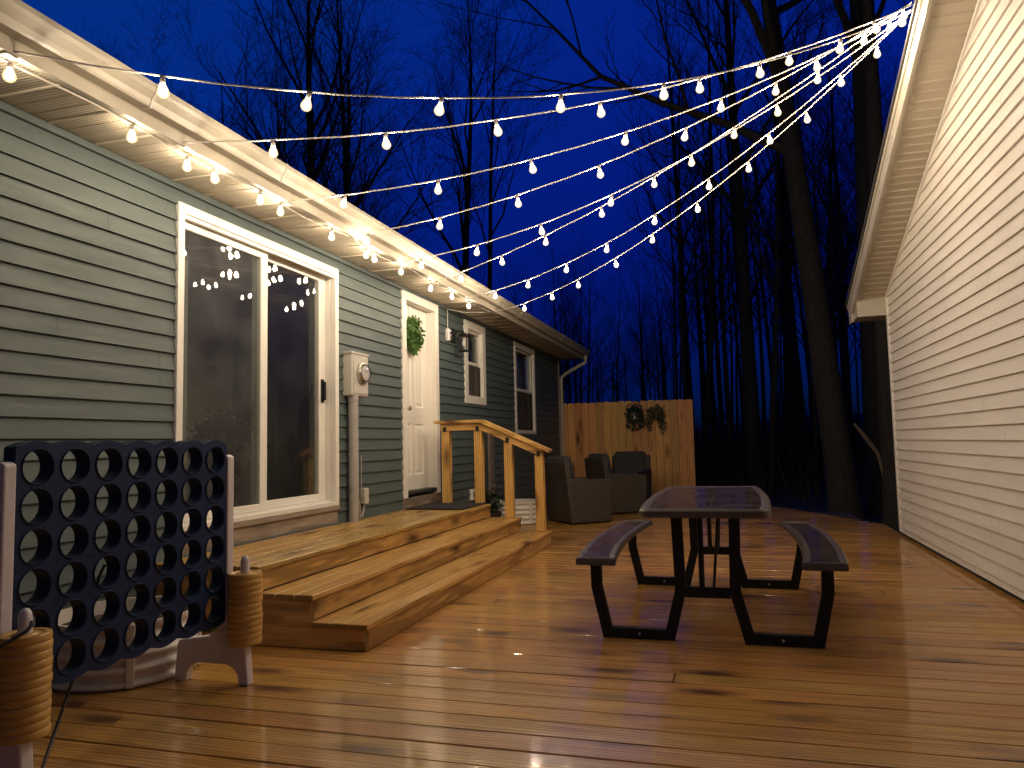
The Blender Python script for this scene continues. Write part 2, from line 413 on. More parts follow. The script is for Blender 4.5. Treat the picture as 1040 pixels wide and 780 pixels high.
rng = random.Random(3)
dk = MB(); pitch = .1455; y = -3.2
k = 0
def deck_end(yy):            # far right corner of the deck is cut off
    return SX+.02 if yy < 10.1 else max(.3, SX - (yy-10.1)*.46)
while y < 13.1:
    xr = deck_end(y); xs = [WX-.05]
    cut = (-1.2, .55, -.3, 1.0)[k % 4] + rng.choice((0,.4,-.4))
    if k % 5 == 1 and cut < xr-.3: xs.append(cut)
    xs.append(xr)
    for a, b_ in zip(xs, xs[1:]):
        dz = rng.uniform(-.0012,.0012)
        dk.cbox(a+.0015, b_-.0015, y+.0022, y+pitch-.0022, -.036+dz, dz, .004)
    y += pitch; k += 1
deck = dk.build('deck', M['deck']); tag(deck, kind='structure')
rim = MB()
rim.box(WX-.05, deck_end(13), 13.10, 13.14, -.30, -.012); rim.box(WX-.05, SX, -3.2, 13.0, -.44, -.12)
tag(rim.build('deck_frame', M['oldwood']), kind='structure')

# ------------------------------------------------------------------ lap siding
def free(y0, y1, za, zb, openings):
    iv = [(y0, y1)]
    for (a, b_, c, d) in openings:
        if c < (za+zb)/2 < d:
            nv = []
            for (p, q) in iv:
                if b_ <= p or a >= q: nv.append((p, q)); continue
                if a > p: nv.append((p, a))
                if b_ < q: nv.append((b_, q))
            iv = nv
    return iv
def lap_wall(mb, x0, s, y0, y1, z0, z1, ex, ph, openings=(), ymax=None, ymin=None, rg=None, seam=3.66):
    k = math.floor((z0-ph)/ex)
    while ph + k*ex < z1 - 1e-6:
        ca, cb = ph+k*ex, ph+(k+1)*ex
        za, zb = max(ca, z0), min(cb, z1)
        zs = sorted({za, zb} | {e for o in openings for e in o[2:] if za < e < zb})
        sm = []
        if rg:
            t = y0 + rg.uniform(.3, seam)
            while t < y1: sm.append(t); t += seam*rg.uniform(.8, 1.1)
        for a, b_ in zip(zs, zs[1:]):
            iv = free(y0, y1, a, b_, openings)
            for t in sm:
                iv = [q for p in iv for q in ([(p[0], t-.0012), (t+.0012, p[1])] if p[0]+.05 < t < p[1]-.05 else [p])]
            X = lambda z: x0 + s*(.003 + .017*(1-(z-ca)/ex))
            for (p, q) in iv:
                qa, qb, pa, pb = q, q, p, p
                if ymax: qa, qb = min(q, ymax(a)), min(q, ymax(b_))
                if ymin: pa, pb = max(p, ymin(a)), max(p, ymin(b_))
                if qb <= pb: continue
                mb.quad((X(a), pa, a), (X(a), qa, a), (X(b_), qb, b_), (X(b_), pb, b_))
                if a == ca: mb.quad((X(a), pa, a), (X(a), qa, a), (x0-s*.02, qa, a+.001), (x0-s*.02, pa, a+.001))
        k += 1
def sheet(mb, xa, xb, y0, y1, z0, z1, openings):
    zs = sorted({z0, z1} | {e for o in openings for e in o[2:] if z0 < e < z1})
    for a, b_ in zip(zs, zs[1:]):
        for (p, q) in free(y0, y1, a, b_, openings): mb.box(xa, xb, p, q, a, b_)

# ------------------------------------------------------------------ house
HY0, HY1 = -3.0, 14.57
SOF = 2.755
house = thing('house', 'low house with grey green lap siding, white trim and cream eave', 'house', (WX, 5.8, 0))
HO = (WX, 5.8, 0)
ops = [(3.81,5.79,.44,2.635), (7.12,8.12,.45,2.72), (9.03,9.88,1.61,2.70), (11.35,12.62,1.23,2.70)]
mb = MB(); lap_wall(mb, WX, 1, HY0, HY1, -.03, SOF-.03, .1045, 1.258, ops, rg=random.Random(8))
mb.build('siding', M['siding'], house, HO)
mb = MB(); sheet(mb, WX-.14, WX-.012, HY0, HY1, -.4, SOF, [(3.86,5.74,.50,2.60), (7.18,8.06,.50,2.68), (9.15,9.76,1.70,2.60), (11.45,12.52,1.32,2.60)])
mb.box(-11.3, -11.18, HY0, HY1, -.4, SOF); mb.box(-11.18, WX-.14, HY0, HY0+.1, -.4, SOF); mb.box(-11.18, WX-.14, HY1-.1, HY1, -.4, SOF)
mb.build('wall', M['dark'], house, HO)
mb = MB(); mb.cbox(WX-.02, WX+.022, HY1-.07, HY1+.02, -.02, SOF-.01, .004); mb.cbox(WX-.09, WX-.022, HY1-.012, HY1+.02, -.02, SOF-.01, .003)
mb.build('corner_trim', M['gutter'], house, HO)
mb = MB(); mb.cbox(WX, WX+.03, HY0, HY1-.08, SOF-.045, SOF-.004, .003)
mb.build('frieze', M['siding'], house, HO)
# soffit planks, ridged along X
FX = -2.81
mbs = MB(); mbp = MB(); yy = HY0; k = 0
while yy < HY1+.3:
    t = mbp if 1.2 < yy < 3.0 else mbs
    big = (k % 3 == 0)
    wd = .098
    gz = .010 if big else .005
    t.prism([(yy+.004, SOF), (yy+wd-.004, SOF), (yy+wd, SOF+gz), (yy+wd, SOF+.014), (yy, SOF+.014), (yy, SOF+gz)], 'X', WX+.0, FX-.004)
    if big: mbs.prism([(yy-.008, SOF+.002), (yy-.004, SOF-.009), (yy+.004, SOF-.009), (yy+.008, SOF+.002)], 'X', WX+.0, FX-.004)
    yy += wd; k += 1
sof = mbs.build('soffit', M['soffit'], house, HO)
mbp.build('vented_soffit_panel', M['soffit_perf'], sof, (0,0,0)).location = (-WX, -5.8, 0)
mb = MB()
mb.prism([(FX, SOF-.022), (FX+.018, SOF-.022), (FX+.018, 2.93), (FX, 2.93)], 'Y', HY0, HY1+.30)
mb.prism([(FX-.045, SOF-.010), (FX-.001, SOF-.018), (FX-.001, SOF-.004), (FX-.045, SOF-.002)], 'Y', HY0, HY1+.30)
mb.build('fascia', M['gutter'], house, HO)
# K-style gutter
gx = FX+.020
prof = [(gx, 2.80), (gx+.060, 2.80), (gx+.066, 2.812), (gx+.072, 2.835), (gx+.096, 2.868), (gx+.104, 2.885), (gx+.104, 2.910), (gx+.096, 2.914), (gx+.094, 2.906), (gx+.098, 2.904), (gx+.098, 2.888),
        (gx+.090, 2.872), (gx+.066, 2.840), (gx+.060, 2.815), (gx+.056, 2.806), (gx+.006, 2.806), (gx+.006, 2.905), (gx, 2.905)]
mb = MB(); mb.prism(prof, 'Y', HY0, HY1+.28)
mb.prism([(gx-.002, 2.798), (gx+.062, 2.798), (gx+.074, 2.835), (gx+.106, 2.885), (gx+.106, 2.912), (gx-.002, 2.908)], 'Y', HY1+.275, HY1+.29)
gut = mb.build('gutter', M['gutter'], house, HO)
for ys in (2.98, 4.12, 6.9, 9.8, 12.4):
    mb = MB()
    pr = [(gx+.004, 2.796), (gx+.062, 2.796), (gx+.069, 2.811), (gx+.0755, 2.834), (gx+.0995, 2.867), (gx+.1075, 2.884), (gx+.1075, 2.913), (gx+.100, 2.913), (gx+.100, 2.890), (gx+.070, 2.838), (gx+.058, 2.803), (gx+.004, 2.803)]
    mb.prism(pr, 'Y', ys, ys+.012)
    mb.build('gutter_seam', M['meter'], gut)
for o_ in kids(gut): o_.data.transform(Matrix.Translation(Vector((-HO[0], -HO[1], -HO[2]))))
# downspout: elbow back to the corner and down
mb = MB()
mb.tube([(gx+.05,14.70,2.80),(gx+.05,14.70,2.70),(gx+.03,14.70,2.655),(gx-.10,14.69,2.59),(WX+.12,14.66,2.44),(WX+.05,14.65,2.38),(WX+.04,14.65,2.30),(WX+.04,14.65,.1)], .036, 10)
mb.build('downspout', M['gutter'], house, HO, smooth=50)
# roof
mb = MB()
mb.prism([(FX-.02, 2.932), (FX+.06, 2.915), (FX+.06, 2.945), (-7.3, 4.45), (-11.8, 2.97), (-11.8, 2.93), (-7.3, 4.40)], 'Y', HY0-.2, HY1+.3)
mb.build('roof', M['roof'], house, HO)
mb = MB(); mb.prism([(-11.25, 2.77), (-3.3, 2.77), (-7.3, 4.38)], 'Y', HY1-.1, HY1+.0); mb.build('gable_wall', M['siding'], house, HO)
mb = MB(); mb.prism([(-11.25, 2.77), (-3.3, 2.77), (-7.3, 4.38)], 'Y', HY0, HY0+.1)
mb.build('gable_wall', M['siding'], house, HO)
# interior seen through the glass
mb = MB()
mb.box(-5.5, -5.4, 2.2, 10.6, .45, 2.6); mb.box(-5.4, WX-.15, 2.1, 2.2, .45, 2.6); mb.box(-5.4, WX-.15, 10.5, 10.6, .45, 2.6); mb.box(-5.5, WX-.145, 2.1, 10.6, 2.6, 2.66)
mb.build('room_wall', M['roomwall'], house, HO)
mb = MB(); mb.box(-5.5, WX-.02, 2.1, 10.6, .40, .452); mb.build('room_floor', M['roomfloor'], house, HO)
mb = MB(); mb.box(-5.39, -5.35, 7.15, 7.22, .452, 2.45); mb.box(-5.39, -5.35, 8.0, 8.07, .452, 2.45); mb.box(-5.39, -5.35, 7.22, 8.0, 2.38, 2.45); mb.cbox(-5.39, -5.36, 7.23, 7.99, .46, 2.37, .004)
mb.build('room_door', M['doorwhite'], house, HO)
mb = MB()
for q in range(9): mb.lathe([(.028,.48),(.03,1.2),(.028,2.5)], (WX-.32, 4.05+.028*q, 0), 8)
mb.build('curtain', M['curtain'], house, HO, smooth=60)
mb = MB(); mb.box(-5.2, WX-.16, 11.0, 12.9, .9, 1.0); mb.box(-5.2, -5.1, 11.0, 12.9, 1.0, 2.7); mb.box(-5.1, WX-.16, 11.0, 11.06, 1.0, 2.7); mb.box(-5.1, WX-.16, 12.84, 12.9, 1.0, 2.7)
mb.build('bedroom_wall', M['roomwall'], house, HO)

def frame(mb, x0, x1, ya, yb, za, zb, wl, wr=None, wt=None, wb=None, c=.003):
    wr = wl if wr is None else wr; wt = wl if wt is None else wt; wb = wl if wb is None else wb
    mb.cbox(x0, x1, ya, ya+wl, za, zb, c); mb.cbox(x0, x1, yb-wr, yb, za, zb, c)
    if wt: mb.cbox(x0, x1, ya+wl+.0005, yb-wr-.0005, zb-wt, zb, c)
    if wb: mb.cbox(x0, x1, ya+wl+.0005, yb-wr-.0005, za, za+wb, c)
# sliding patio door
mb = MB()
frame(mb, WX-.02, WX+.030, 3.81, 5.79, .585, 2.635, .058, .058, .062, .035)
frame(mb, WX-.13, WX-.021, 3.845, 5.755, .60, 2.60, .028, .028, .028, .03)
mb.cbox(WX-.012, WX+.021, 3.872, 5.73, 2.545, 2.571, .002)
sd = mb.build('sliding_door', M['white'], house, HO)
mb = MB(); frame(mb, WX-.058, WX-.018, 3.874, 4.815, .632, 2.543, .045, .085, .05, .05); fp = mb.build('fixed_panel', M['white'], sd, HO)
mb = MB(); frame(mb, WX-.108, WX-.064, 4.745, 5.725, .632, 2.568, .085, .105, .06, .06); sp = mb.build('sliding_panel', M['white'], sd, HO)
def pane(parent, x, ya, yb, za, zb, tilt=.0, off=HO, mat='glass'):
    m_ = MB()
    for dx, tl in ((0, tilt), (-.019, -tilt*1.6)):
        d = math.tan(tl)*(yb-ya)/2; e = math.tan(tl*.8)*(zb-za)/2
        vs = []
        for th in (0, -.004):
            vs += [(x+dx+th-d-e, ya, za), (x+dx+th+d-e, yb, za), (x+dx+th+d+e, yb, zb), (x+dx+th-d+e, ya, zb)]
        m_.add(vs, [(0,1,2,3),(7,6,5,4),(0,4,5,1),(1,5,6,2),(2,6,7,3),(3,7,4,0)])
    return m_.build('pane', M[mat], parent, off)
pane(fp, WX-.028, 3.915, 4.735, .678, 2.497, R(.12), HO, 'dusty')
pane(sp, WX-.076, 4.826, 5.624, .688, 2.512, R(.16))
mb = MB(); mb.cbox(WX-.062, WX-.028, 5.655, 5.680, 1.48, 1.64, .006); mb.cbox(WX-.064, WX-.055, 5.645, 5.69, 1.46, 1.66, .003); mb.build('handle', M['black'], sp, HO)
for o_ in kids(sd):
    pass
mb = MB(); mb.cbox(WX-.01, WX+.034, 3.80, 5.80, .546, .583, .004); mb.cbox(WX-.01, WX+.014, 3.81, 5.79, .43, .545, .003); mb.build('door_sill', M['sillwood'], house, HO)

# entry door, four raised panels
mb = MB()
frame(mb, WX-.01, WX+.030, 7.12, 8.12, .535, 2.72, .095, .095, .095, 0)
frame(mb, WX-.145, WX-.012, 7.185, 8.055, .535, 2.655, .03, .03, .03, 0)
mb.cbox(WX-.13, WX+.035, 7.10, 8.14, .535, .575, .004) if False else None
ed = mb.build('entry_door', M['doorwhite'], house, HO)
mb = MB()
dx = WX-.085; ya, yb, za, zb = 7.218, 8.022, .60, 2.622
ins = [(.115,.355,.16,.72), (.449,.689,.16,.72), (.115,.355,.90,1.86), (.449,.689,.90,1.86)]
opn = [(ya+a, ya+b_, za+c, za+d) for a, b_, c, d in ins]
sheet(mb, dx-.04, dx, ya, yb, za, zb, opn)
for (a, b_, c, d) in opn:
    def lp(i, x): return [(x, a+i, c+i), (x, b_-i, c+i), (x, b_-i, d-i), (x, a+i, d-i)]
    loops = [lp(0, dx), lp(.012, dx-.012), lp(.03, dx-.012), lp(.052, dx-.003)]
    for A, B in zip(loops, loops[1:]):
        for i in range(4): mb.quad(A[i], A[(i+1)%4], B[(i+1)%4], B[i])
    mb.quad(*loops[-1])
leaf_ = mb.build('door_leaf', M['doorwhite'], ed, HO)
mb = MB(); Mx = Matrix.Rotation(R(90), 4, 'Y')
mb.lathe([(.030,0),(.030,.008),(.014,.012),(.013,.035),(.026,.045),(.030,.058),(.022,.07),(0,.072)], (dx, 7.40, 1.48), 16, Mx)
mb.build('door_knob', M['brass'], ed, HO, smooth=50); mb = MB()
mb.lathe([(.028,0),(.028,.014),(.012,.02),(0,.021)], (dx, 7.40, 1.62), 16, Mx)
mb.build('deadbolt', M['brass'], ed, HO, smooth=50)
mb = MB(); mb.cbox(WX-.12, WX+.02, 7.20, 8.04, .565, .598, .004); mb.build('threshold', M['gasket'], ed, HO)
mb = MB(); mb.cbox(WX-.015, WX+.02, 7.10, 8.14, .43, .533, .004); mb.build('door_sill', M['sillwood'], house, HO)

# double hung windows
def window(ya, yb, za, zb, cs, ct, cb):
    m_ = MB(); frame(m_, WX-.02, WX+.026, ya, yb, za, zb, cs, cs, ct, cb)
    wdw = m_.build('window', M['white'], house, HO)
    a, b_, c, d = ya+cs, yb-cs, za+cb, zb-ct; mid = c+(d-c)*.5
    m_ = MB(); frame(m_, WX-.055, WX-.018, a-.005, b_+.005, mid-.025, d+.005, .04, .04, .04, .045); us_ = m_.build('upper_sash', M['white'], wdw, HO)
    pane(us_, WX-.035, a+.03, b_-.03, mid+.015, d-.03, R(.1))
    m_ = MB(); frame(m_, WX-.10, WX-.060, a-.005, b_+.005, c-.005, mid+.02, .04, .04, .045, .05); ls_ = m_.build('lower_sash', M['white'], wdw, HO)
    pane(ls_, WX-.08, a+.03, b_-.03, c+.04, mid-.02, R(.1))
    m_ = MB(); m_.box(WX-.034, WX-.033, a, b_, c, mid-.026); m_.build('insect_screen', M['screen'], wdw, HO)
window(9.03, 9.88, 1.61, 2.70, .125, .105, .105)
window(11.35, 12.62, 1.23, 2.70, .085, .09, .06)
# sub-parts keep world placed meshes: their parents sit at the house origin, so nothing else to do

# ------------------------------------------------------------------ things on the house wall
t = thing('electric_meter', 'round glass electric meter in a grey box on the siding beside the sliding door', 'meter', (-3.26, 6.03, .44)); O = (-3.26, 6.03, .44)
mb = MB(); mb.cbox(WX+.0, -3.18, 5.89, 6.20, 1.53, 1.915, .008); mb.cbox(WX+.002, -3.172, 5.88, 6.21, 1.90, 1.92, .004); mb.cbox(-3.18, -3.172, 5.91, 6.18, 1.55, 1.88, .003); mb.build('meter_box', M['meter'], t, O)
mb = MB(); mb.lathe([(.098,0),(.098,.02),(.088,.024),(.084,.035)], (-3.172, 6.06, 1.735), 28, Mx); mb.build('meter_ring', M['brass'], t, O, smooth=40)
mb = MB(); mb.lathe([(.080,0),(.080,.035),(.070,.05),(.045,.056),(0,.057)], (-3.150, 6.06, 1.735), 24, Mx); gd = mb.build('meter_dome', M['lampglass'], t, O, smooth=60)
mb = MB(); mb.lathe([(.066,0),(.066,.02),(.05,.024),(0,.025)], (-3.150, 6.06, 1.735), 20, Mx); mb.cbox(-3.127,-3.120,6.02,6.10,1.75,1.775,.002); mb.build('meter_dial', M['playwhite'], t, O, smooth=40)
mb = MB(); mb.tube([(-3.215,5.975,1.535),(-3.215,5.975,.425)], .043, 16); mb.tube([(-3.215,5.975,1.54),(-3.215,5.975,1.48)], .049, 16); mb.build('conduit', M['conduit'], t, O, smooth=50)
mb = MB(); mb.tube([(-3.245,6.10,1.535),(-3.245,6.10,.62),(-3.245,6.13,.56),(-3.25,6.15,.5),(-3.25,6.15,.43)], .014, 8)
mb.tube([(-3.235,6.16,1.0),(-3.24,6.165,.62)], .006, 6); mb.build('ground_wire', M['conduit'], t, O, smooth=50)
t = thing('outlet_box', 'small grey outdoor outlet box low on the siding beside the conduit', 'outlet', (WX+.02, 6.23, .62)); O = (WX+.02, 6.23, .62)
mb = MB(); mb.cbox(WX+.006, WX+.065, 6.19, 6.27, .56, .70, .006); mb.build('cover', M['meter'], t, O)
mb = MB(); mb.tube([(WX+.03,6.23,.56),(WX+.03,6.22,.50),(WX+.03,6.19,.44)], .012, 8); mb.build('conduit', M['conduit'], t, O)
t = thing('outlet_box', 'pale outlet with hanging plugs low on the wall behind the railing posts', 'outlet', (WX+.02, 9.2, .45)); O = (WX+.02, 9.2, .45)
mb = MB(); mb.cbox(WX+.006, WX+.05, 9.16, 9.28, .36, .50, .006); mb.build('cover', M['white'], t, O)
mb = MB(); mb.cbox(WX+.05, WX+.09, 9.20, 9.25, .40, .46, .006); mb.tube([(WX+.07,9.22,.40),(WX+.075,9.2,.30),(WX+.08,9.1,.16),(WX+.1,9.0,.01)], .006, 6); mb.build('plug', M['cordblack'], t, O)

# wall lantern (unlit) with plug adapter
t = thing('wall_lantern', 'black wall lantern with clear glass, unlit, beside the narrow window', 'lantern', (WX, 8.66, 2.4)); O = (WX, 8.66, 2.4)
mb = MB(); mb.cbox(WX+.004, WX+.03, 8.57, 8.68, 2.33, 2.50, .006); mb.tube([(WX+.03,8.64,2.45),(WX+.08,8.66,2.485),(WX+.13,8.68,2.475),(WX+.14,8.68,2.455)], .011, 8); mb.build('bracket', M['black'], t, O, smooth=50)
lc = (WX+.14, 8.68)
mb = MB(); mb.lathe([(.0,2.468),(.02,2.462),(.07,2.435),(.085,2.418),(.085,2.41),(.0,2.412)], (*lc,0), 4, Matrix.Rotation(R(45),4,'Z'))
for sx, sy in ((1,1),(1,-1),(-1,1),(-1,-1)): mb.tube([(lc[0]+sx*.055, lc[1]+sy*.055, 2.415),(lc[0]+sx*.046, lc[1]+sy*.046, 2.24)], .0055, 5)
mb.lathe([(.0,2.222),(.075,2.225),(.078,2.238),(.07,2.244),(.0,2.244)], (*lc,0), 4, Matrix.Rotation(R(45),4,'Z')); mb.build('lantern_cage', M['black'], t, O)
mb = MB(); mb.lathe([(.072,2.243),(.080,2.412)], (*lc,0), 4, Matrix.Rotation(R(45),4,'Z')); mb.build('lantern_glass', M['lampglass'], t, O)
mb = MB(); mb.lathe([(.0,2.285),(.016,2.29),(.026,2.315),(.022,2.345),(.012,2.37),(.012,2.40),(0,2.40)], (*lc,0), 12); mb.build('bulb', M['white'], t, O, smooth=60)
t = thing('power_adapter', 'white plug adapter hanging by the lantern with black plugs in it', 'adapter', (WX+.03, 8.40, 2.4)); O = (WX+.03, 8.40, 2.4)
mb = MB(); mb.cbox(WX+.012, WX+.06, 8.37, 8.43, 2.33, 2.48, .008); mb.cbox(WX+.02, WX+.05, 8.43, 8.50, 2.455, 2.475, .004); mb.cbox(WX+.02, WX+.05, 8.43, 8.50, 2.40, 2.42, .004); mb.build('adapter_body', M['playwhite'], t, O)
mb = MB(); mb.cbox(WX+.015, WX+.07, 8.455, 8.54, 2.424, 2.452, .005); mb.cbox(WX+.015, WX+.07, 8.445, 8.53, 2.345, 2.396, .005); mb.build('plug', M['cordblack'], t, O)
# wreath
def leaf_mass(mb, pts, rg, size, up=.0):
    for p in pts:
        a = rg.uniform(0, 2*PI); el = rg.uniform(-.9, .9)
        d = Vector((math.cos(a)*math.cos(el), math.sin(a)*math.cos(el), math.sin(el)+up)).normalized()
        s_ = d.orthogonal().normalized(); s_ = Quaternion(d, rg.uniform(0, 2*PI)) @ s_
        l = size*rg.uniform(.6, 1.3); w_ = l*.32
        p = Vector(p); q = p + d*l; n_ = d.cross(s_)*w_*.3
        mb.add([p, p+d*l*.5+s_*w_+n_, q, p+d*l*.5-s_*w_+n_], [(0,1,2),(0,2,3)])
t = thing('wreath', 'leafy green wreath hanging by a pale ribbon on the white entry door', 'wreath', (dx, 7.54, 2.30)); O = (dx, 7.54, 2.30)
rg = random.Random(5); mb = MB(); pts = []
for i in range(1100):
    a = rg.uniform(0, 2*PI); r_ = .135+rg.gauss(0,.028); pts.append((dx+.035+abs(rg.gauss(0,.022)), 7.54+r_*math.cos(a)*.88, 2.29+r_*math.sin(a)*1.1))
leaf_mass(mb, pts, rg, .045); mb.build('leaves', M['leaf'], t, O)
mb = MB(); mb.tube([(dx+.03, 7.54+.135*.88*math.cos(a), 2.29+.135*1.1*math.sin(a)) for a in [2*PI*i/24 for i in range(25)]], .02, 6, False); mb.build('ring', M['bark'], t, O)
mb = MB(); mb.box(dx+.004, dx+.010, 7.525, 7.56, 2.44, 2.62); mb.prism([(7.50,2.40),(7.585,2.40),(7.56,2.47),(7.525,2.47)], 'X', dx+.05, dx+.056); mb.build('ribbon', M['white'], t, O)
# doormat
t = MB(); t.cbox(-3.22, -2.60, 7.08, 7.80, .431, .446, .004)
o_ = t.build('doormat', M['mat'], None, (-2.9,7.44,.43)); o_.location = (-2.9,7.44,.43); tag(o_, 'flat charcoal doormat lying on the landing at the entry door', 'doormat')

# ------------------------------------------------------------------ steps and landing
t = thing('porch_steps', 'wide wooden steps and landing running along the house wall', 'steps', (-2.6, 5.75, 0)); O = (-2.6, 5.75, 0)
SY0, SY1 = 3.65, 7.88
rg = random.Random(12)
def run_boards(mb, x0, x1, n, z, y0, y1, th=.03, over=0):
    wd = (x1-x0)/n
    for i in range(n): mb.cbox(x0+i*wd+.0032, x0+(i+1)*wd-.0032, y0-.008, y1, z-th, z+rg.uniform(-.0006,.0006), .004)
mb = MB(); run_boards(mb, -2.225, -1.882, 3, .143, SY0, SY1); mb.build('tread', M['step'], t, O)
mb = MB(); run_boards(mb, -2.56, -2.205, 3, .285, SY0, SY1-.03); mb.build('tread', M['step'], t, O)
mb = MB(); run_boards(mb, WX+.03, -2.545, 5, .428, SY0, SY1-.05); mb.build('landing', M['step'], t, O)
for (x, z0, z1, ye) in ((-1.897, .002, .111, SY1), (-2.222, .145, .253, SY1-.01), (-2.562, .287, .396, SY1-.03)):
    mb = MB(); mb.cbox(x-.03, x, SY0+.031, ye-.012, z0, z1, .003); mb.build('riser', M['step'], t, O)
for a_ in ((-1.8985, SY0+.001, SY0+.03, .002, .1125), (-2.2235, SY0+.001, SY0+.03, .1135, .253), (-2.5635, SY0+.001, SY0+.03, .2545, .396),
           (-1.929, SY1-.03, SY1, .002, .1125), (-2.254, SY1-.042, SY1-.012, .1135, .253), (-2.594, SY1-.065, SY1-.035, .2545, .396)):
    mb = MB(); mb.cbox(WX+.03, *a_, .003); mb.build('end_panel', M['step_x'], t, O)
# railing
t = thing('railing', 'pale new wooden handrail on four posts at the far end of the steps', 'railing', (-2.5, 7.86, .0)); O = (-2.5, 7.86, 0)
RY = 7.86
def railz(x): return 1.345 if x < -2.62 else 1.345-(x+2.62)*.445
for x, zb_ in ((-3.045,.428),(-2.665,.428),(-2.325,.285),(-1.985,.143)):
    mb = MB(); mb.cbox(x-.045, x+.045, RY-.045-.06, RY+.045-.06, zb_+.001, railz(x)-.115, .005); mb.build('post', M['rail_z'], t, O)
    mb = MB(); mb.cbox(x-.018, x+.018, RY-.125, RY-.112, railz(x)-.125, railz(x)-.07, .003); mb.build('bracket', M['black'], t, O)
mb = MB(); mb.prism([(-3.165,1.312),(-2.625,1.312),(-1.865,.974),(-1.853,1.003),(-2.61,1.345),(-3.165,1.345)], 'Y', RY-.145, RY+.0); mb.build('handrail', M['rail_x'], t, O)
mb = MB(); mb.prism([(-3.10,1.235),(-2.635,1.235),(-1.945,.928),(-1.925,1.0),(-2.62,1.311),(-3.10,1.311)], 'Y', RY-.11, RY-.06); mb.build('lower_rail', M['rail_x'], t, O)

# ------------------------------------------------------------------ shed
shed = thing('shed', 'tall white shed with lap siding and a sloping cream eave', 'shed', (3.6, 4, 0)); O = (3.6, 4, 0)
ks = .3735; AY = 4.0
def zs_(y_): return 2.616 + ks*(9.014-y_)
ZA = zs_(AY)
def ymx(z): return 9.05 if z < zs_(9.05) else 9.014-(z-2.616)/ks
def ymn(z): return 2*AY-ymx(z)
mb = MB(); lap_wall(mb, SX, -1, 2*AY-9.05, 9.05, .035, ZA, .1045, 1.228-.1045*0+.012, (), ymx, ymn, rg=random.Random(4))
mb.build('siding', M['shed'], shed, O)
mb = MB()
mb.prism([(2*AY-9.05,-.4),(9.05,-.4),(9.05,2.58),(AY,ZA-.02),(2*AY-9.05,2.58)], 'X', SX+.012, SX+.1)
mb.prism([(2*AY-9.05,-.4),(9.05,-.4),(9.05,2.58),(AY,ZA-.02),(2*AY-9.05,2.58)], 'X', 5.9, 6.0)
mb.box(SX+.1, 5.9, 8.95, 9.05, -.4, 2.6); mb.box(SX+.1, 5.9, 2*AY-9.05, 2*AY-8.95, -.4, 2.6)
mb.build('wall', M['dark'], shed, O)
mb = MB(); mb.cbox(SX-.022, SX+.02, 8.985, 9.07, .04, zs_(9.05)-.01, .004); mb.cbox(SX+.021, SX+.09, 9.052, 9.075, .04, zs_(9.05)-.2, .004); mb.build('corner_trim', M['white'], shed, O)
# rake: J trim along the wall, soffit planks, fascia board, boxed eave end
mbs = MB(); mbf = MB(); mbj = MB(); mbr = MB()
RX0, RX1 = 1.40, SX
for side in (1, -1):
    Yf = lambda y_: y_ if side == 1 else 2*AY-y_
    yy = 9.03
    k = 0
    while yy > AY:
        y2 = max(AY, yy-.092)
        def pt(y_, dz): return (Yf(y_), zs_(y_)+dz)
        g2 = .004 if k % 2 else .009
        a = [pt(yy-.003, 0), pt(y2+.003, 0), pt(y2, g2), pt(y2, .02), pt(yy, .02), pt(yy, g2)]
        mbs.prism(a, 'X', RX0+.02, RX1-.004)
        mbs.prism([pt(yy-.011, -.010), pt(yy-.004, -.010), pt(yy+.002,.001), pt(yy-.017,.001)], 'X', RX0+.02, RX1-.004)
        yy = y2; k += 1
    mbs.build('soffit', M['soffit'], shed, O); mbs = MB()
    mbf.prism([(Yf(9.47), zs_(9.47)-.04), (Yf(AY), ZA-.04+.01), (Yf(AY), ZA+.155), (Yf(9.47), zs_(9.47)+.145)], 'X', 1.378, RX0)
    mbf.prism([(Yf(9.47), zs_(9.47)+.10), (Yf(AY), ZA+.11), (Yf(AY), ZA+.165), (Yf(9.47), zs_(9.47)+.155)], 'X', 1.366, 1.3775)
    mbf.prism([(Yf(9.40), zs_(9.40)-.012), (Yf(AY), ZA-.012), (Yf(AY), ZA-.002), (Yf(9.40), zs_(9.40)-.002)], 'X', RX0+.001, RX0+.03)
    mbj.prism([(Yf(9.03), zs_(9.03)-.028), (Yf(AY), ZA-.028), (Yf(AY), ZA-.002), (Yf(9.03), zs_(9.03)-.002)], 'X', SX-.03, SX-.001)
    mbr.prism([(Yf(9.50), zs_(9.50)+.16), (Yf(AY), ZA+.168), (Yf(AY), ZA+.20), (Yf(9.50), zs_(9.50)+.19)], 'X', 1.35, 6.3)
    mbf.prism([(Yf(9.03), 2.405), (Yf(9.46), 2.405), (Yf(9.46), zs_(9.46)), (Yf(9.03), zs_(9.03)-.001)], 'X', RX0+.002, SX+.02)
    mbf.prism([(Yf(9.47), 2.385), (Yf(9.47), zs_(9.47)-.02), (Yf(9.28), zs_(9.28)-.035), (Yf(9.28), 2.385)], 'X', 1.38, RX0)
    mbf.box(SX+.03, 6.2, min(Yf(9.06),Yf(9.46)), max(Yf(9.06),Yf(9.46)), 2.42, 2.44)
    mbf.box(SX+.03, 6.2, min(Yf(9.47),Yf(9.49)), max(Yf(9.47),Yf(9.49)), 2.40, 2.60)
mbf.build('fascia', M['gutter'], shed, O); mbj.build('trim_strip', M['white'], shed, O); mbr.build('roof', M['roof'], shed, O)

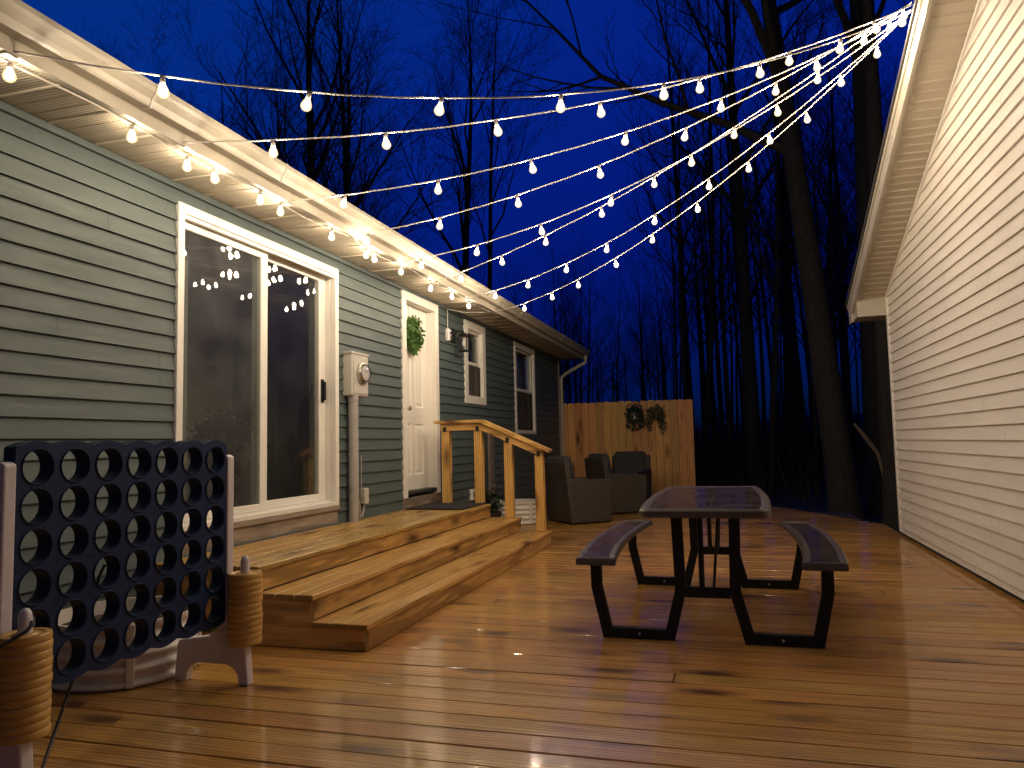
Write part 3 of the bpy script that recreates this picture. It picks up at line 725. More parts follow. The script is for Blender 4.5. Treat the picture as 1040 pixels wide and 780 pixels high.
# ------------------------------------------------------------------ privacy fence at the end of the house
t = thing('privacy_fence', 'new cedar board fence with clipped tops at the far corner of the house', 'fence', (-2.1, 14.7, -.3)); O = (-2.1, 14.7, -.3)
rg = random.Random(21); mb = MB(); x = -3.42
while x < -.83:
    wd = .1435; h_ = 1.85+rg.uniform(-.006,.006)
    mb.prism([(x+.003,-.3),(x+wd-.003,-.3),(x+wd-.003,h_-.025),(x+wd-.022,h_),(x+.022,h_),(x+.003,h_-.025)], 'Y', 14.66+rg.uniform(-.003,.003), 14.68)
    x += wd
mb.build('boards', M['fence'], t, O)
for z in (.15, .9, 1.6):
    mb = MB(); mb.cbox(-3.4, -.83, 14.685, 14.72, z-.045, z+.045, .003); mb.build('rail', M['rail_x'], t, O)
for x in (-3.35, -2.1, -.90):
    mb = MB(); mb.cbox(x-.045, x+.045, 14.722, 14.81, -.45, 1.8, .004); mb.build('post', M['rail_z'], t, O)
def hanger(x, z, label, seed, pale):
    t = thing('hanging_planter', label, 'planter', (x, 14.62, z)); O = (x, 14.62, z)
    rg = random.Random(seed); m_ = MB(); m_.lathe([(.05,z-.12),(.075,z-.02),(.08,z),(.07,z),(.06,z-.03)], (x, 14.57, 0), 14); m_.build('pot', M['playwhite'] if pale else M['terra'], t, O, smooth=50)
    m_ = MB(); pts = []
    for i in range(8):
        a = rg.uniform(-1.2, 1.2); x2 = x+math.sin(a)*.17; dr = rg.uniform(.15,.38)
        for q in range(36):
            u = q/35; pts.append((x+(x2-x)*min(1,u*2.2)+rg.gauss(0,.015), 14.55-rg.uniform(0,.06), z+.08*math.sin(min(1,u*2)*PI)-dr*u*u))
    for i in range(140): pts.append((x+rg.gauss(0,.08), 14.56-rg.uniform(0,.06), z+.05+rg.gauss(0,.05)))
    leaf_mass(m_, pts, rg, .068, -.3); m_.build('leaves', M['leafdark'] if pale else M['twigleaf'], t, O)
M['twigleaf'] = paint('dry_trailing_leaves', (.10,.085,.04), .8, .4, 14)
hanger(-1.79, 1.62, 'trailing dark green plant in a white pot on the fence', 3, True)
hanger(-1.38, 1.60, 'dry brownish trailing plant on the fence right of the green one', 4, False)

# ------------------------------------------------------------------ picnic table
t = thing('picnic_table', 'brown resin picnic table with black steel frame and two attached benches', 'picnic table', (-.16, 5.0, 0)); O = (-.16, 5.0, 0)
CXT = -.16
def barrel(hw0, hw1, y0, y1, r, n=10):
    """outline with bowed long sides and rounded corners"""
    out = []
    cy = (y0+y1)/2
    for i in range(n+1):
        y_ = y0+r+(y1-y0-2*r)*i/n; u = (y_-cy)/((y1-y0)/2); out.append((CXT+hw0+(hw1-hw0)*(1-u*u), y_))
    for i in range(1, 5):
        a = PI/2*i/5; out.append((CXT+hw0-r+r*math.cos(a), y1-r+r*math.sin(a)))
    out.append((CXT+hw0-r, y1)); 
    right = out
    left = [(2*CXT-x, y_) for x, y_ in right][::-1]
    top = right + left
    f0 = [(2*CXT-(CXT+hw0-r), y0)]
    a0 = [(CXT-hw0+r-r*math.sin(PI/2*i/5), y0+r-r*math.cos(PI/2*i/5)) for i in range(0,5)]
    # left list ends at (left, y0+r); add bottom corners
    bl = [(CXT-hw0+r-r*math.cos(PI/2*i/5), y0+r-r*math.sin(PI/2*i/5)) for i in range(1,6)]
    brr = [(2*CXT-x, y_) for x, y_ in bl][::-1]
    return top + bl + brr
def slab(outline, z0, z1, rimw, name, parent):
    c = (sum(p[0] for p in outline)/len(outline), sum(p[1] for p in outline)/len(outline))
    def sc(d):
        o2 = []; n = len(outline)
        for i in range(n):
            a, b_, e = Vector(outline[i-1]), Vector(outline[i]), Vector(outline[(i+1)%n])
            d1 = (b_-a); d2 = (e-b_)
            if d1.length < 1e-6: d1 = d2
            if d2.length < 1e-6: d2 = d1
            tt = (d1.normalized()+d2.normalized()).normalized(); o2.append(tuple(b_+Vector((-tt[1], tt[0]))*d))
        return o2
    m_ = MB()
    rings = [(sc(.012), z0), (outline, z0+.006), (outline, z1-.010), (sc(.010), z1), (sc(rimw), z1), (sc(rimw+.006), z1-.004), (sc(rimw+.012), z1-.004)]
    n = len(outline); vs = []; fs = []
    for rr, z in rings: vs += [(p[0], p[1], z) for p in rr]
    for k in range(len(rings)-1):
        for i in range(n): fs.append((k*n+i, k*n+(i+1)%n, (k+1)*n+(i+1)%n, (k+1)*n+i))
    fs.append(tuple(range(n))[::-1]); fs.append(tuple(range((len(rings)-1)*n, len(rings)*n)))
    nside = len(fs)
    m_.add(vs, fs)
    m_.m = [1 if k < 5*n else 0 for k in range(len(fs))]
    m_.m[-2] = 1
    return m_.build(name, [M['resin'], M['resin_edge']], parent, O, smooth=40)
slab(barrel(.325, .362, 3.97, 5.95, .055), .678, .722, .045, 'tabletop', t)
mb = MB(); mb.box(CXT+.03, CXT+.034, 4.03, 5.89, .717, .7186); mb.build('seam', M['black'], t, O)
def bench_out(sgn):
    y0, y1, n, bow = 4.06, 6.02, 12, .055
    f = lambda y_: bow*(1-((y_-(y0+y1)/2)/((y1-y0)/2))**2)
    rr = .02
    outer = [(CXT+sgn*(.685+f(y0+(y1-y0)*i/n)), y0+(y1-y0)*i/n) for i in range(n+1)]
    inner = [(CXT+sgn*(.468+f(y0+(y1-y0)*i/n)), y0+(y1-y0)*i/n) for i in range(n+1)]
    o = outer + inner[::-1] if sgn > 0 else inner + outer[::-1]
    return o
for sgn in (1, -1): slab(bench_out(sgn), .412, .452, .035, 'bench_seat', t)
for Yf in (4.22, 5.79):
    for sgn in (1, -1):
        pl = [(.602,.412),(.600,.275),(.545,.0275),(.205,.0275),(.142,.27),(.152,.678)]
        pts = [(CXT+sgn*a, b_) for a, b_ in pl]
        mb = MB(); mb.ribbon(pts if sgn > 0 else pts, .058, 'Y', Yf-.022, Yf+.022); mb.build('leg_frame', M['black'], t, O)
    mb = MB(); mb.cbox(CXT-.118, CXT+.118, Yf-.018, Yf+.018, .232, .286, .004); mb.build('crossbar', M['black'], t, O)
    mb = MB(); mb.cbox(CXT-.30, CXT+.30, Yf-.02, Yf+.02, .655, .678, .003); mb.build('crossbar', M['black'], t, O)
    for sgn in (1,-1):
        mb = MB(); mb.lathe([(.008,0),(.008,.006),(0,.007)], (CXT+sgn*.37, Yf-.022, .03), 8, Matrix.Rotation(R(90),4,'X')); mb.build('bolt', M['brass'], t, O)
for (ya, yb) in ((4.24, 4.75), (5.77, 5.25)):
    mb = MB(); mb.tube([(CXT+.03, ya, .26),(CXT+.06, yb, .665)], .008, 6); mb.build('brace', M['black'], t, O)
    mb = MB(); mb.tube([(CXT-.03, ya, .27),(CXT-.03, ya+(.03 if yb>ya else -.03), .67)], .016, 6); mb.build('brace', M['black'], t, O)

# ------------------------------------------------------------------ giant four-in-a-row game
t = thing('grid_game', 'giant navy grid game with round holes standing on white legs', 'garden game', (-2.32, 2.5, 0)); O = (-2.32, 2.5, 0)
GX, GY0, GY1 = -2.32, 1.945, 3.02
NC, NR = 7, 6; cw = (GY1-GY0)/NC; GZ0, GZ1 = .292, 1.102; rh = (GZ1-GZ0)/NR
HR = .0585
mb = MB()
n = 28
def slot(cy, cz, x_f, x_b):
    """one cell of the front or back sheet: square with a round hole"""
    sq = []; ci = []
    for i in range(n):
        a = 2*PI*i/n + PI/n
        c_, s_ = math.cos(a), math.sin(a)
        k = 1/max(abs(c_)/(cw/2), abs(s_)/(rh/2)); sq.append((cy+c_*k, cz+s_*k)); ci.append((cy+c_*HR, cz+s_*HR))
    return sq, ci
for i in range(NC):
    for j in range(NR):
        cy, cz = GY0+cw*(i+.5), GZ0+rh*(j+.5)
        sq, ci = slot(cy, cz, 0, 0)
        for xs_, sg in ((GX+.027, 1), (GX-.027, -1)):
            rim_ = [(cy+(p[0]-cy)*1.0, cz+(p[1]-cz)*1.0) for p in ci]
            out_ = [(cy+(p[0]-cy)*1.10, cz+(p[1]-cz)*1.10) for p in ci]
            for q in range(n):
                r_ = (q+1) % n
                mb.quad((xs_, *sq[q]), (xs_, *sq[r_]), (xs_, *out_[r_]), (xs_, *out_[q]))
                mb.quad((xs_, *out_[q]), (xs_, *out_[r_]), (xs_+sg*.006, *[cy+(rim_[r_][0]-cy)*1.05, cz+(rim_[r_][1]-cz)*1.05]), (xs_+sg*.006, *[cy+(rim_[q][0]-cy)*1.05, cz+(rim_[q][1]-cz)*1.05]))
                mb.quad((xs_+sg*.006, *[cy+(rim_[q][0]-cy)*1.05, cz+(rim_[q][1]-cz)*1.05]), (xs_+sg*.006, *[cy+(rim_[r_][0]-cy)*1.05, cz+(rim_[r_][1]-cz)*1.05]), (xs_, *rim_[r_]), (xs_, *rim_[q]))
                mb.quad((xs_, *rim_[q]), (xs_, *rim_[r_]), (xs_-sg*.027, *rim_[r_]), (xs_-sg*.027, *rim_[q]))
# slot walls between the columns
for i in range(NC+1):
    yy = GY0+cw*i
    mb.box(GX-.0265, GX+.0265, yy-.006, yy+.006, GZ0, GZ1)
# scalloped top and bottom lips of the two sheets
for sg in (1, -1):
    for z0, dirn in ((GZ1, 1), (GZ0, -1)):
        poly = [(GY0, z0)]
        for i in range(NC):
            for q in range(9):
                u = q/8; poly.append((GY0+cw*(i+u), z0+dirn*(.004+.018*math.sin(PI*u))))
        poly.append((GY1, z0))
        mb.prism(poly, 'X', GX+sg*.008, GX+sg*.0275)
mb.build('board', M['navy'], t, O, smooth=40)
for Yc in (GY1+.030, GY0-.030):
    s_ = 1 if Yc > 2.5 else -1
    poly = []
    # narrow post, wide base with an arch cut between two feet
    pts = [(-.035,1.045),(-.02,1.055),(.02,1.055),(.035,1.045),(.036,.22),(.045,.195),(.06,.19),(.125,.185),(.135,.165),(.15,.0),(.10,.0),(.092,.045),(.07,.075),(.03,.09),(-.12,.09),(-.16,.075),(-.182,.045),(-.19,.0),(-.255,.0),(-.24,.165),(-.23,.19),(-.06,.215),(-.036,.26)]
    mb = MB(); mb.prism([(GX+a, b_) for a, b_ in pts], 'Y', Yc-.024, Yc+.024)
    st = mb.build('stand', M['playwhite'], t, O)
    bv = st.modifiers.new('edge', 'BEVEL'); bv.width = .007; bv.segments = 2; bv.limit_method = 'ANGLE'; bv.angle_limit = R(30)
    mb = MB(); mb.lathe([(.021,.18),(.021,.55),(.018,.572),(.010,.583),(0,.586)], (GX+.115, Yc, 0), 16); mb.build('peg', M['playwhite'], t, O, smooth=50)
mb = MB(); mb.cbox(GX-.028, GX+.030, GY1-.10, GY1-.055, GZ0-.032, GZ0-.016, .003); mb.build('release_bar', M['leaf'], t, O)
def disc_mesh():
    m_ = MB(); Ro = .0775
    m_.lathe([(.030,.002),(.060,.0),(Ro-.003,.0),(Ro,.004),(Ro,.022),(Ro-.003,.0262),(Ro-.018,.0262),(Ro-.024,.021),(.040,.021),(.036,.0262),(.024,.0262),(.024,.002)], (0,0,0), 32)
    return m_
dsc = None
for Yc, lab in ((GY1+.030, 'tan ring disc in the stack on the peg beside the wooden steps'), (GY0-.030, 'tan ring disc in the stack on the peg nearest the camera')):
    rgd = random.Random(int(Yc*100))
    for i in range(12):
        if dsc is None: o_ = dsc = disc_mesh().build('game_disc', M['tan'], smooth=40)
        else: o_ = dsc.copy(); col.objects.link(o_)
        o_.location = (GX+.115+rgd.uniform(-.0025,.0025), Yc+rgd.uniform(-.0025,.0025), .186+.0268*i)
        o_.rotation_euler = (0,0,rgd.uniform(0,6))
        tag(o_, lab, 'game disc', 'tan discs by the steps' if Yc > 2.5 else 'tan discs in the near stack')
# black cords hanging by the game
mb = MB(); mb.tube([(-2.34,2.39,.640),(-2.36,2.385,.642),(-2.37,2.37,.60),(-2.37,2.32,.42),(-2.365,2.265,.27),(-2.33,2.16,.12),(-2.28,2.06,.02),(-2.2,1.93,.008),(-2.05,1.72,.008),(-1.9,1.5,.008)], .006, 6)
tag(mb.build('cord', M['cordblack'], smooth=60), 'thin black cord hanging through the grid game down to the deck', 'cord')
mb = MB(); mb.tube([(-2.135,1.878,.555),(-2.128,1.868,.543),(-2.13,1.855,.53),(-2.16,1.80,.50),(-2.22,1.70,.47),(-2.35,1.5,.45)], .006, 6)
tag(mb.build('strap', M['cordblack'], smooth=60), 'short black strap across the near stack of discs', 'strap')

# ------------------------------------------------------------------ round corrugated planters
def planter(label, loc):
    t = thing('corrugated_planter', label, 'planter', loc, 0, 'round corrugated planters')
    m_ = MB(); pr = []
    for i in range(41):
        z = .005+.275*i/40; pr.append((.335+.010*math.sin(z*2*PI/.066), z))
    pr += [(.345,.285),(.345,.295),(.328,.295),(.325,.22)]
    m_.lathe(pr, (0,0,0), 48); m_.build('wall', M['bed'], t, smooth=60)
    for a in (-.75, .5, 2.1, 3.6):
        m_ = MB(); Mr = Matrix.Rotation(a, 4, 'Z'); m_.cbox(.332, .352, -.018, .018, .006, .29, .003, Mr); m_.build('seam_strip', M['bed'], t)
    m_ = MB(); m_.lathe([(.324,.23),(.2,.245),(0,.25)], (0,0,0), 32); m_.build('soil', M['soil'], t, smooth=60)
    return t
planter('pale corrugated round planter behind the navy grid game', (-2.93, 3.1, 0))
planter('pale corrugated round planter beyond the railing posts', (-2.86, 9.95, 0))

# weathered board and pot between rail and wall
t = thing('leaning_board', 'grey weathered board standing against the siding behind the railing', 'board', (-3.05, 9.55, 0)); O = (-3.05, 9.55, 0)
mb = MB(); mb.cbox(-3.10, -3.07, 9.42, 9.60, .02, 1.22, .004); mb.build('plank', M['oldwood'], t, O)
mb = MB(); mb.cbox(-3.07, -2.95, 9.38, 9.64, .01, .05, .004); mb.cbox(-3.068, -3.05, 9.43, 9.59, .5, .56, .003); mb.build('foot', M['oldwood'], t, O)
t = thing('potted_plant', 'small dark pot with a low plant beside the far end of the steps', 'potted plant', (-2.70, 8.25, 0)); O = (-2.70, 8.25, 0)
mb = MB(); mb.lathe([(.09,0),(.125,.27),(.135,.28),(.135,.30),(.12,.30),(.11,.26)], (-2.70, 8.25, 0), 20); mb.build('pot', M['terra'], t, O, smooth=40)
rg = random.Random(6); mb = MB(); leaf_mass(mb, [(-2.70+rg.gauss(0,.07), 8.25+rg.gauss(0,.07), .33+abs(rg.gauss(0,.08))) for i in range(260)], rg, .06, .3); mb.build('leaves', M['leafdark'], t, O)

# ------------------------------------------------------------------ wicker chairs
def wicker_chair():
    t = thing('wicker_chair', 'brown wicker armchair with charcoal cushions nearest the railing', 'armchair', (0,0,0), 0, 'wicker armchairs by the fence')
    # local: faces +Y
    for sg in (1, -1):
        m_ = MB(); pr = [(-.30,.02),(.30,.02),(.33,.50),(.33,.545),(.29,.575),(-.36,.60),(-.36,.45)]
        m_.prism(pr, 'X', sg*.30, sg*.36); a_ = m_.build('arm', M['wicker'], t)
        bv = a_.modifiers.new('edge', 'BEVEL'); bv.width = .014; bv.segments = 2
    m_ = MB(); pr = [(-.30,.02),(-.24,.02),(-.30,.80),(-.345,.835),(-.385,.82)]
    m_.prism(pr, 'X', -.345, .345); a_ = m_.build('backrest', M['wicker'], t); bv = a_.modifiers.new('edge', 'BEVEL'); bv.width = .014; bv.segments = 2
    m_ = MB(); m_.cbox(-.298, .298, -.24, .28, .10, .33, .01); m_.build('seat_base', M['wicker'], t)
    m_ = MB(); m_.cbox(-.29, .29, -.23, .31, .331, .43, .03); m_.build('seat_cushion', M['cushion'], t)
    m_ = MB(); Mr = Matrix.Translation((0,-.22,.44)) @ Matrix.Rotation(R(12),4,'X'); m_.cbox(-.28, .28, -.05, .07, 0, .46, .035, Mr); m_.build('back_cushion', M['cushion'], t)
    for sx in (1,-1):
        for yy in (.26,-.27):
            m_ = MB(); m_.tube([(sx*.32,yy,0),(sx*.32,yy,.03)], .02, 8); m_.build('leg', M['black'], t)
    return t
wc = wicker_chair(); wc.location = (-2.04, 10.14, 0); wc.rotation_euler = (0,0,R(-50))
for loc, rz, lab in (((-1.72, 11.5, 0), -55, 'brown wicker armchair behind the nearest one, in front of the fence boards'), ((-1.78, 12.75, 0), 165, 'wicker armchair farthest back against the fence, facing the deck')):
    c = copy_tree(wc); c.location = loc; c.rotation_euler = (0,0,R(rz)); c['label'] = lab

# ------------------------------------------------------------------ things inside the room, dark through the glass
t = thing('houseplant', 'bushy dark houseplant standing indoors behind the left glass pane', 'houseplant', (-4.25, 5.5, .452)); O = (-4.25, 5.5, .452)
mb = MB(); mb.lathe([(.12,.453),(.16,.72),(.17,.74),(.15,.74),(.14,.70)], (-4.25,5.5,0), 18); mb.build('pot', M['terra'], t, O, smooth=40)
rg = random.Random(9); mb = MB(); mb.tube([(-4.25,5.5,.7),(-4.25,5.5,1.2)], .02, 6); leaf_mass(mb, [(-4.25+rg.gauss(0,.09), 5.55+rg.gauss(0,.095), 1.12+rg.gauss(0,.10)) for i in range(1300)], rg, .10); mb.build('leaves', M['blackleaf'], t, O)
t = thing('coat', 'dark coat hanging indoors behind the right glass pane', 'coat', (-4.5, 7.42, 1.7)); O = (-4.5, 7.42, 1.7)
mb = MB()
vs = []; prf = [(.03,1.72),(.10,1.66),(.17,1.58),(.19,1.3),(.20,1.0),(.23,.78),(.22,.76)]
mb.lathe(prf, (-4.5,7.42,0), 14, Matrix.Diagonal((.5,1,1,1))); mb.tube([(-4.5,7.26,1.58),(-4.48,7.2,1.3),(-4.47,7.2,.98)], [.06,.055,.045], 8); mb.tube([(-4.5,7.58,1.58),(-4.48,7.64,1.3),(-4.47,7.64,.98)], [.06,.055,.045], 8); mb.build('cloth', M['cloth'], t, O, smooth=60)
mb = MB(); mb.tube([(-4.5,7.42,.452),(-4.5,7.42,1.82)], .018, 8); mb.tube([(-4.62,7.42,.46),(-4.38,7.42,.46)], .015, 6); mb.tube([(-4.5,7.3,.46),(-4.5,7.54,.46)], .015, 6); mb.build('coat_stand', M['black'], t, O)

# ------------------------------------------------------------------ string lights
PK = Vector((1.378, 5.80, 4.16))
HX, HZ = -2.80, 2.748
bulb_me = sock_me = None
def proto_meshes():
    global bulb_me, sock_me
    m_ = MB(); m_.lathe([(0,-.084),(.007,-.083),(.012,-.079),(.0155,-.071),(.0155,-.063),(.013,-.052),(.009,-.040),(.007,-.031)], (0,0,0), 12)
    o = m_.build('bulb', M['bulb'], smooth=180); bulb_me = o.data; bpy.data.objects.remove(o)
    m_ = MB(); m_.lathe([(.0105,-.030),(.0115,-.028),(.0115,-.008),(.007,-.004),(.006,.002),(0,.003)], (0,0,0), 10)
    o = m_.build('socket', M['socket'], smooth=40); sock_me = o.data; bpy.data.objects.remove(o)
    global glass_me
    m_ = MB(); m_.lathe([(0,-.094),(.009,-.093),(.018,-.088),(.0255,-.077),(.0265,-.067),(.0215,-.051),(.015,-.038),(.0115,-.028)], (0,0,0), 14)
    o = m_.build('glass', M['glow'], smooth=180); glass_me = o.data; bpy.data.objects.remove(o)
proto_meshes()
def put_bulb(parent, p, rg, me=None):
    o = bpy.data.objects.new('bulb', me or bulb_me); col.objects.link(o); o.parent = parent; o.location = Vector(p)-Vector(parent.location)
    o.rotation_euler = (rg.uniform(-.2,.2), rg.uniform(-.2,.2), 0)
    s_ = bpy.data.objects.new('socket', sock_me); col.objects.link(s_); s_.parent = o
    s_ = bpy.data.objects.new('glass', glass_me); col.objects.link(s_); s_.parent = o
spans = [
 (2.29, .40, [.104,.221,.343,.471,.598,.735,.868,.985], 'topmost string of lit bulbs, reaching the eave farthest from the door'),
 (3.29, .25, [.098,.226,.362,.501,.645,.786,.93], 'second string of lit bulbs from the top, meeting the eave before the sliding door'),
 (4.34, .25, [.084,.226,.371,.522,.677,.835], 'third string of lit bulbs from the top, meeting the eave over the left glass pane'),
 (5.25, .25, [.025,.165,.31,.46,.615,.771,.92,.985], 'fourth string of lit bulbs from the top, meeting the eave over the right glass pane'),
 (6.16, .30, [.043,.176,.316,.464,.619,.775], 'fifth string of lit bulbs from the top, meeting the eave above the electric meter'),
 (7.01, .20, [.064,.179,.291,.424,.54,.701,.85,.965], 'sixth string of lit bulbs from the top, meeting the eave just before the entry door'),
 (7.94, .35, [.092,.195,.306,.414,.529,.647,.765,.89], 'second lowest string of lit bulbs, meeting the eave above the entry door'),
 (8.98, .35, [.11,.21,.297,.409,.512,.618,.728,.835,.95], 'lowest string of lit bulbs, meeting the eave by the narrow window'),
]
rg = random.Random(77)
for (hy, sag, us, lab) in spans:
    H = Vector((HX, hy, HZ))
    t = thing('string_light', lab, 'string lights', tuple(H), 0, 'strings of bulbs fanned from the shed peak')
    pk = PK + Vector((0, rg.uniform(-.03,.03), rg.uniform(-.03,.03)))
    def cv(u): q = H.lerp(pk, u); q.z -= 4*sag*u*(1-u); return q
    mb = MB(); mb.tube([cv(i/40)+Vector((0,0,rg.uniform(-.002,.002))) for i in range(41)], .0048, 6); mb.build('cord', M['cord'], t, tuple(H), smooth=60)
    for u in us: put_bulb(t, cv(u)-Vector((0,0,.004)), rg)
# the run along the soffit between the spans
H = Vector((-2.86, 5.6, 2.74))
t = thing('string_light', 'string of lit bulbs clipped along the soffit under the house eave', 'string lights', tuple(H))
ey = [2.345,3.0,3.434,3.634,4.063,4.316,4.977,5.56,5.70,6.23,7.013,7.488,8.087]
mb = MB(); cp = []
y = 1.2
while y <= 8.98: cp.append((-2.86+.02*math.sin(y*5.1), y, SOF-.014-.012*abs(math.sin(y*3.0)))); y += .12
mb.tube(cp, .0048, 6); mb.build('cord', M['cord'], t, tuple(H), smooth=60)
eave_me = bulb_me.copy(); eave_me.materials[0] = M['bulb_eave']
for y in [1.65]+ey: put_bulb(t, (-2.86+.02*math.sin(y*5.1), y, SOF-.02), rg, eave_me)
# clips
for y in [s[0] for s in spans]:
    mb = MB(); mb.cbox(-2.835, -2.795, y-.03, y+.03, SOF-.03, SOF-.019, .003); mb.build('clip', M['socket'], t, tuple(H))
# supply cord: from the last hook to the adapter by the lantern
mb = MB(); mb.tube([(HX,8.98,HZ),(-2.95,8.80,2.725),(-3.1,8.6,2.70),(-3.22,8.44,2.715),(WX+.036,8.40,2.72),(WX+.036,8.40,2.62),(WX+.036,8.40,2.48)], .0048, 6)
tag(mb.build('supply_cable', M['cord'], smooth=60), 'white supply cord swagged under the soffit down to the lantern adapter', 'cord')

# ------------------------------------------------------------------ trees
def grow(rg, H, r0, lean=(0,0), first=.3, nb=12, depth=4, spread=.7, blen=.42, kink=.02, dens=1.0):
    """returns (trunk MB, crown MB) of a bare tree with its base at the origin"""
    T = MB(); C = MB()
    pts = []; n = 12; p = Vector((0,0,-.4)); d = Vector((lean[0], lean[1], 1)).normalized()
    st = H/n
    for i in range(n+1):
        pts.append(p.copy()); p = p + d*st
        d = (d + Vector((rg.gauss(0,kink), rg.gauss(0,kink), .0)) ).normalized()
    rad = [max(.012, r0*(1.25 if i == 0 else 1)*(1-i/n)**.75) for i in range(n+1)]
    T.tube(pts, rad, 9)
    def at(u):
        x = u*n; i = min(n-1, int(x)); return pts[i].lerp(pts[i+1], x-i), rad[i]+(rad[i+1]-rad[i])*(x-i), (pts[i+1]-pts[i]).normalized()
    def branch(p, d, length, r, lev):
        k = 5 if lev < 2 else 4
        q = [p.copy()]; dd = d.copy()
        for i in range(k):
            p = p + dd*(length/k)
            dd = (dd + Vector((rg.gauss(0,.10), rg.gauss(0,.10), rg.gauss(.06,.07)))).normalized(); q.append(p.copy())
        rr = [max(.0035, r*(1-.82*i/k)) for i in range(k+1)]
        C.tube(q, rr, 5 if lev < 1 else 3, False)
        if lev >= depth-1: return
        m_ = max(2, int((7, 6, 4, 3)[min(lev,3)]*dens))
        for j in range(m_):
            u = .22+.76*(j+rg.random())/m_; x = u*k; i = min(k-1, int(x)); b = q[i].lerp(q[i+1], x-i)
            ax = (q[i+1]-q[i]).normalized(); side = Quaternion(ax, rg.uniform(0, 2*PI)) @ ax.orthogonal().normalized()
            a = rg.uniform(.45, .85); nd = (ax*math.cos(a)+side*math.sin(a)+Vector((0,0,.10))).normalized()
            branch(b, nd, length*rg.uniform(.38,.62)*(1.1-.35*u), rr[i]*.55, lev+1)
    for j in range(nb):
        u = first+(0.97-first)*(j+rg.random())/nb
        b, r, ax = at(u); az = rg.uniform(0, 2*PI); a = spread*rg.uniform(.7, 1.2)
        side = Vector((math.cos(az), math.sin(az), 0)); nd = (ax*math.cos(a)+side*math.sin(a)).normalized()
        branch(b, nd, H*blen*rg.uniform(.6,1.1)*(1.15-.6*u), r*.55, 0)
    return T, C
def tree(loc, label, group=None, seed=0, **kw):
    rg = random.Random(seed); T, C = grow(rg, **kw)
    t = thing('bare_tree', label, 'tree', loc, 0, group)
    T.build('trunk', M['bark'], t, smooth=60); C.build('crown', M['twig'], t)
    return t
# trees one can tell apart
tree((-11.6, 19.0, -.45), 'tall bare tree with a fan of steep branches over the house roof', seed=1, H=17, r0=.24, first=.22, nb=18, spread=.55, blen=.40)
tree((-10.9, 19.5, -.45), 'slimmer bare trunk close beside the fan branched tree over the roof', seed=2, H=16, r0=.17, first=.25, nb=12, spread=.5, blen=.36)
tree((-9.0, 25.0, -.45), 'forked slender bare tree rising beyond the middle of the roof', seed=3, H=19, r0=.19, first=.38, nb=13, spread=.45, blen=.34)
tree((-8.2, 25.2, -.45), 'thin bare tree just right of the forked one beyond the roof', seed=4, H=18, r0=.13, first=.45, nb=10, spread=.45, blen=.3)
tree((-16.5, 22.5, -.45), 'bare tree with thin drooping twigs over the left part of the roof', seed=5, H=15, r0=.14, first=.25, nb=14, spread=.65, blen=.4)
tree((-22.0, 24.5, -.45), 'bare tree at the far left above the gutter', seed=6, H=17, r0=.17, first=.3, nb=14, spread=.6, blen=.42)
tree((1.90, 14.3, -.45), 'thick leaning bare tree close behind the deck with long reaching limbs', seed=11, H=17, r0=.27, lean=(-.075,.0), first=.42, nb=13, spread=1.0, blen=.46, kink=.012)
tree((2.75, 16.0, -.45), 'straight thick trunk standing behind the shed eave', seed=8, H=18, r0=.30, first=.5, nb=10, spread=.7, blen=.38, kink=.008)
tree((2.42, 13.0, -.45), 'dark trunk close beside the shed corner trim', seed=9, H=14, r0=.20, first=.55, nb=8, spread=.6, blen=.36, kink=.008)
tree((.55, 21.5, -.45), 'upright dark trunk left of the thick leaning tree', seed=10, H=18, r0=.24, first=.4, nb=12, spread=.65, blen=.36, kink=.01)
# the wood behind: copies of four kinds
protos = []
for i, (H_, r_, nb_) in enumerate(((17,.13,11),(15,.10,10),(19,.15,12),(13,.075,10))):
    protos.append(tree((0,0,-.45), 'bare leafless tree in the dark wood beyond the deck', 'bare trees of the wood behind', seed=40+i, H=H_, r0=r_, first=.34, nb=nb_, spread=.55, blen=.32, depth=3, kink=.012, dens=1.1))
rg = random.Random(15); spots = []
tries = 0
while len(spots) < 175 and tries < 9000:
    tries += 1
    y = 17.5+42*rg.random()**1.1; ang = rg.uniform(-.62, .24); x = y*math.tan(ang)
    if x < -3.0 and y < 18.5: continue
    mid = -.47 < ang < -.07
    if mid and y < 29: continue
    if not mid and ang > -.1 and y < 21 : continue
    if any((x-a)**2+(y-b_)**2 < 1.1 for a, b_ in spots): continue
    if ang < -.42 and rg.random() < .55: continue
    spots.append((x, y))
for i, (x, y) in enumerate(spots):
    c = protos[i] if i < 4 else copy_tree(protos[rg.randrange(4)])
    s_ = rg.uniform(.75, 1.2)
    if -.47 < x/y < -.07: s_ *= (.60 if y > 34 else .45)
    c.location = (x, y, hz(x, y)-.1 if y > 24 else -.45); c.rotation_euler = (rg.gauss(0,.03), rg.gauss(0,.03), rg.uniform(0, 6.28)); c.scale = (s_, s_, s_)
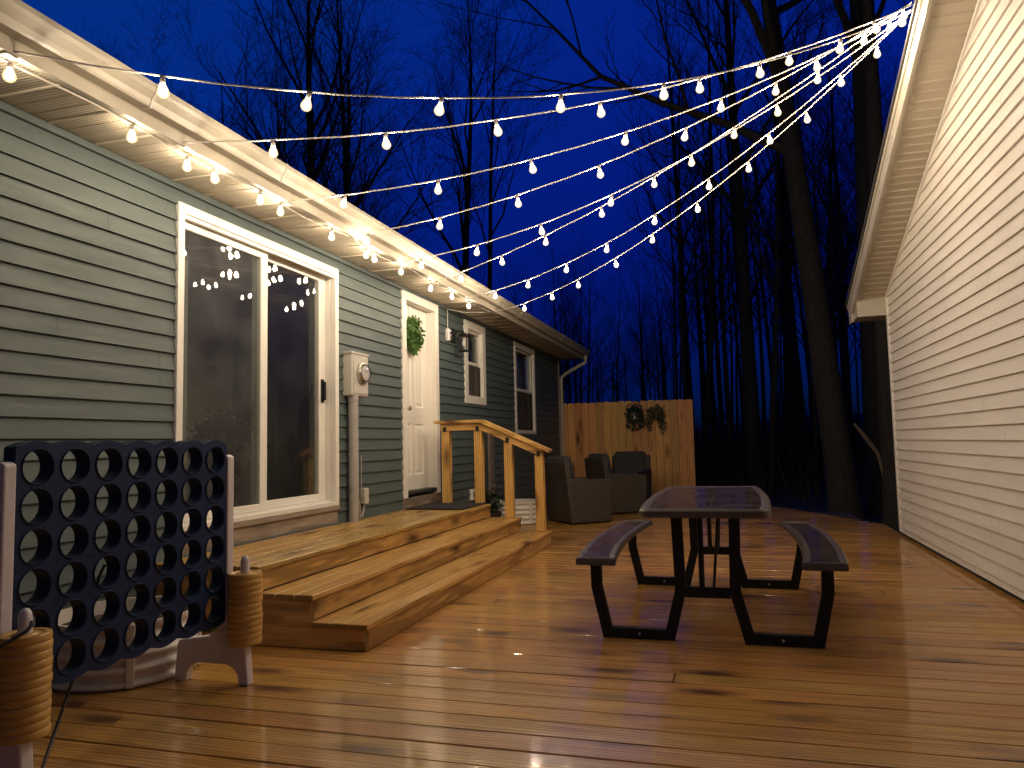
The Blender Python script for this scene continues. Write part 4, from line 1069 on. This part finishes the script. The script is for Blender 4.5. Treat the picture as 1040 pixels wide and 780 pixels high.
# spruce behind the fence
t = thing('spruce_tree', 'small dark spruce showing above the cedar fence', 'tree', (-2.85, 19.0, -.45)); O = (-2.85, 19, -.45)
rg = random.Random(31); mb = MB(); mb.tube([(-2.85,19,-.5),(-2.85,19,3.1)], [.09,.012], 8); mb.build('trunk', M['bark'], t, O)
mb = MB()
for i in range(150):
    u = rg.random()**.8; z = -.1+3.2*u; ln = (1.35*(1-u)+.10)*rg.uniform(.7,1.1); a = rg.uniform(0, 2*PI); d = Vector((math.cos(a), math.sin(a), .05-.3*(1-u)))
    for q in range(int(10+ln*22)):
        v = rg.random(); p = Vector((-2.85,19,z))+d*ln*v; p.z -= .12*v*v; sd_ = Vector((-d.y, d.x, 0))
        w_ = .16*(1.1-v); e = p + d*.16 + sd_*rg.uniform(-1,1)*w_ + Vector((0,0,rg.uniform(-.08,.04)))
        k = (e-p).cross(Vector((0,0,1))).normalized()*.012; mb.add([p-k, p+k, e], [(0,1,2)])
mb.build('crown', M['leafdark'], t, O)
# low brush far back, one uncountable mass
mb = MB(); rg = random.Random(52)
for i in range(5200):
    y = rg.uniform(19, 46); x = rg.uniform(-.66, .30)*y
    if x < -3.5 and y < 22: continue
    z = (hz(x, y) if y > 22 else -.45); h_ = rg.uniform(.25, .95)*(.7+y/50)*(2.2 if i % 4 == 0 else 1); a = rg.uniform(0, 6.28)
    e = Vector((x+math.cos(a)*h_*.35, y+math.sin(a)*h_*.35, z+h_)); p = Vector((x, y, z-.05)); k = Vector((.012+.0006*y, 0, 0))
    mid = p.lerp(e, .55)+Vector((rg.gauss(0,.06), 0, .05))
    mb.add([p-k, p+k, mid+k*.7, mid-k*.7, e], [(0,1,2,3),(3,2,4)])
    for q in range(2):
        e2 = mid+Vector((rg.gauss(0,.25), rg.gauss(0,.2), rg.uniform(.05,.3))); mb.add([mid-k*.5, mid+k*.5, e2], [(0,1,2)])
tag(mb.build('undergrowth', M['twig']), 'dark low brush filling the floor of the wood', 'undergrowth', kind='stuff')
# pale broken limb against the dark trunks
mb = MB(); mb.tube([(1.88,13.0,1.28),(2.0,13.0,1.10),(2.10,13.0,.95),(2.20,13.0,.80)], [.022,.035,.04,.03], 8)
mb.tube([(2.20,13.0,.80),(2.30,13.0,.30),(2.33,13.0,-.45)], [.03,.035,.04], 8)
tag(mb.build('broken_branch', M['oldwood'], smooth=60), 'pale bent branch leaning by the trunks beside the shed corner', 'branch')

# ------------------------------------------------------------------ render
scn.render.engine = 'CYCLES'
scn.cycles.use_denoising = True
scn.cycles.use_light_tree = True
scn.cycles.max_bounces = 8; scn.cycles.diffuse_bounces = 4; scn.cycles.glossy_bounces = 4; scn.cycles.transparent_max_bounces = 16
scn.cycles.sample_clamp_indirect = 6
scn.cycles.caustics_reflective = False; scn.cycles.caustics_refractive = False
scn.view_settings.view_transform = 'Standard'; scn.view_settings.look = 'None'
scn.view_settings.exposure = 0.; scn.view_settings.gamma = 1.; scn.view_settings.use_curve_mapping = False
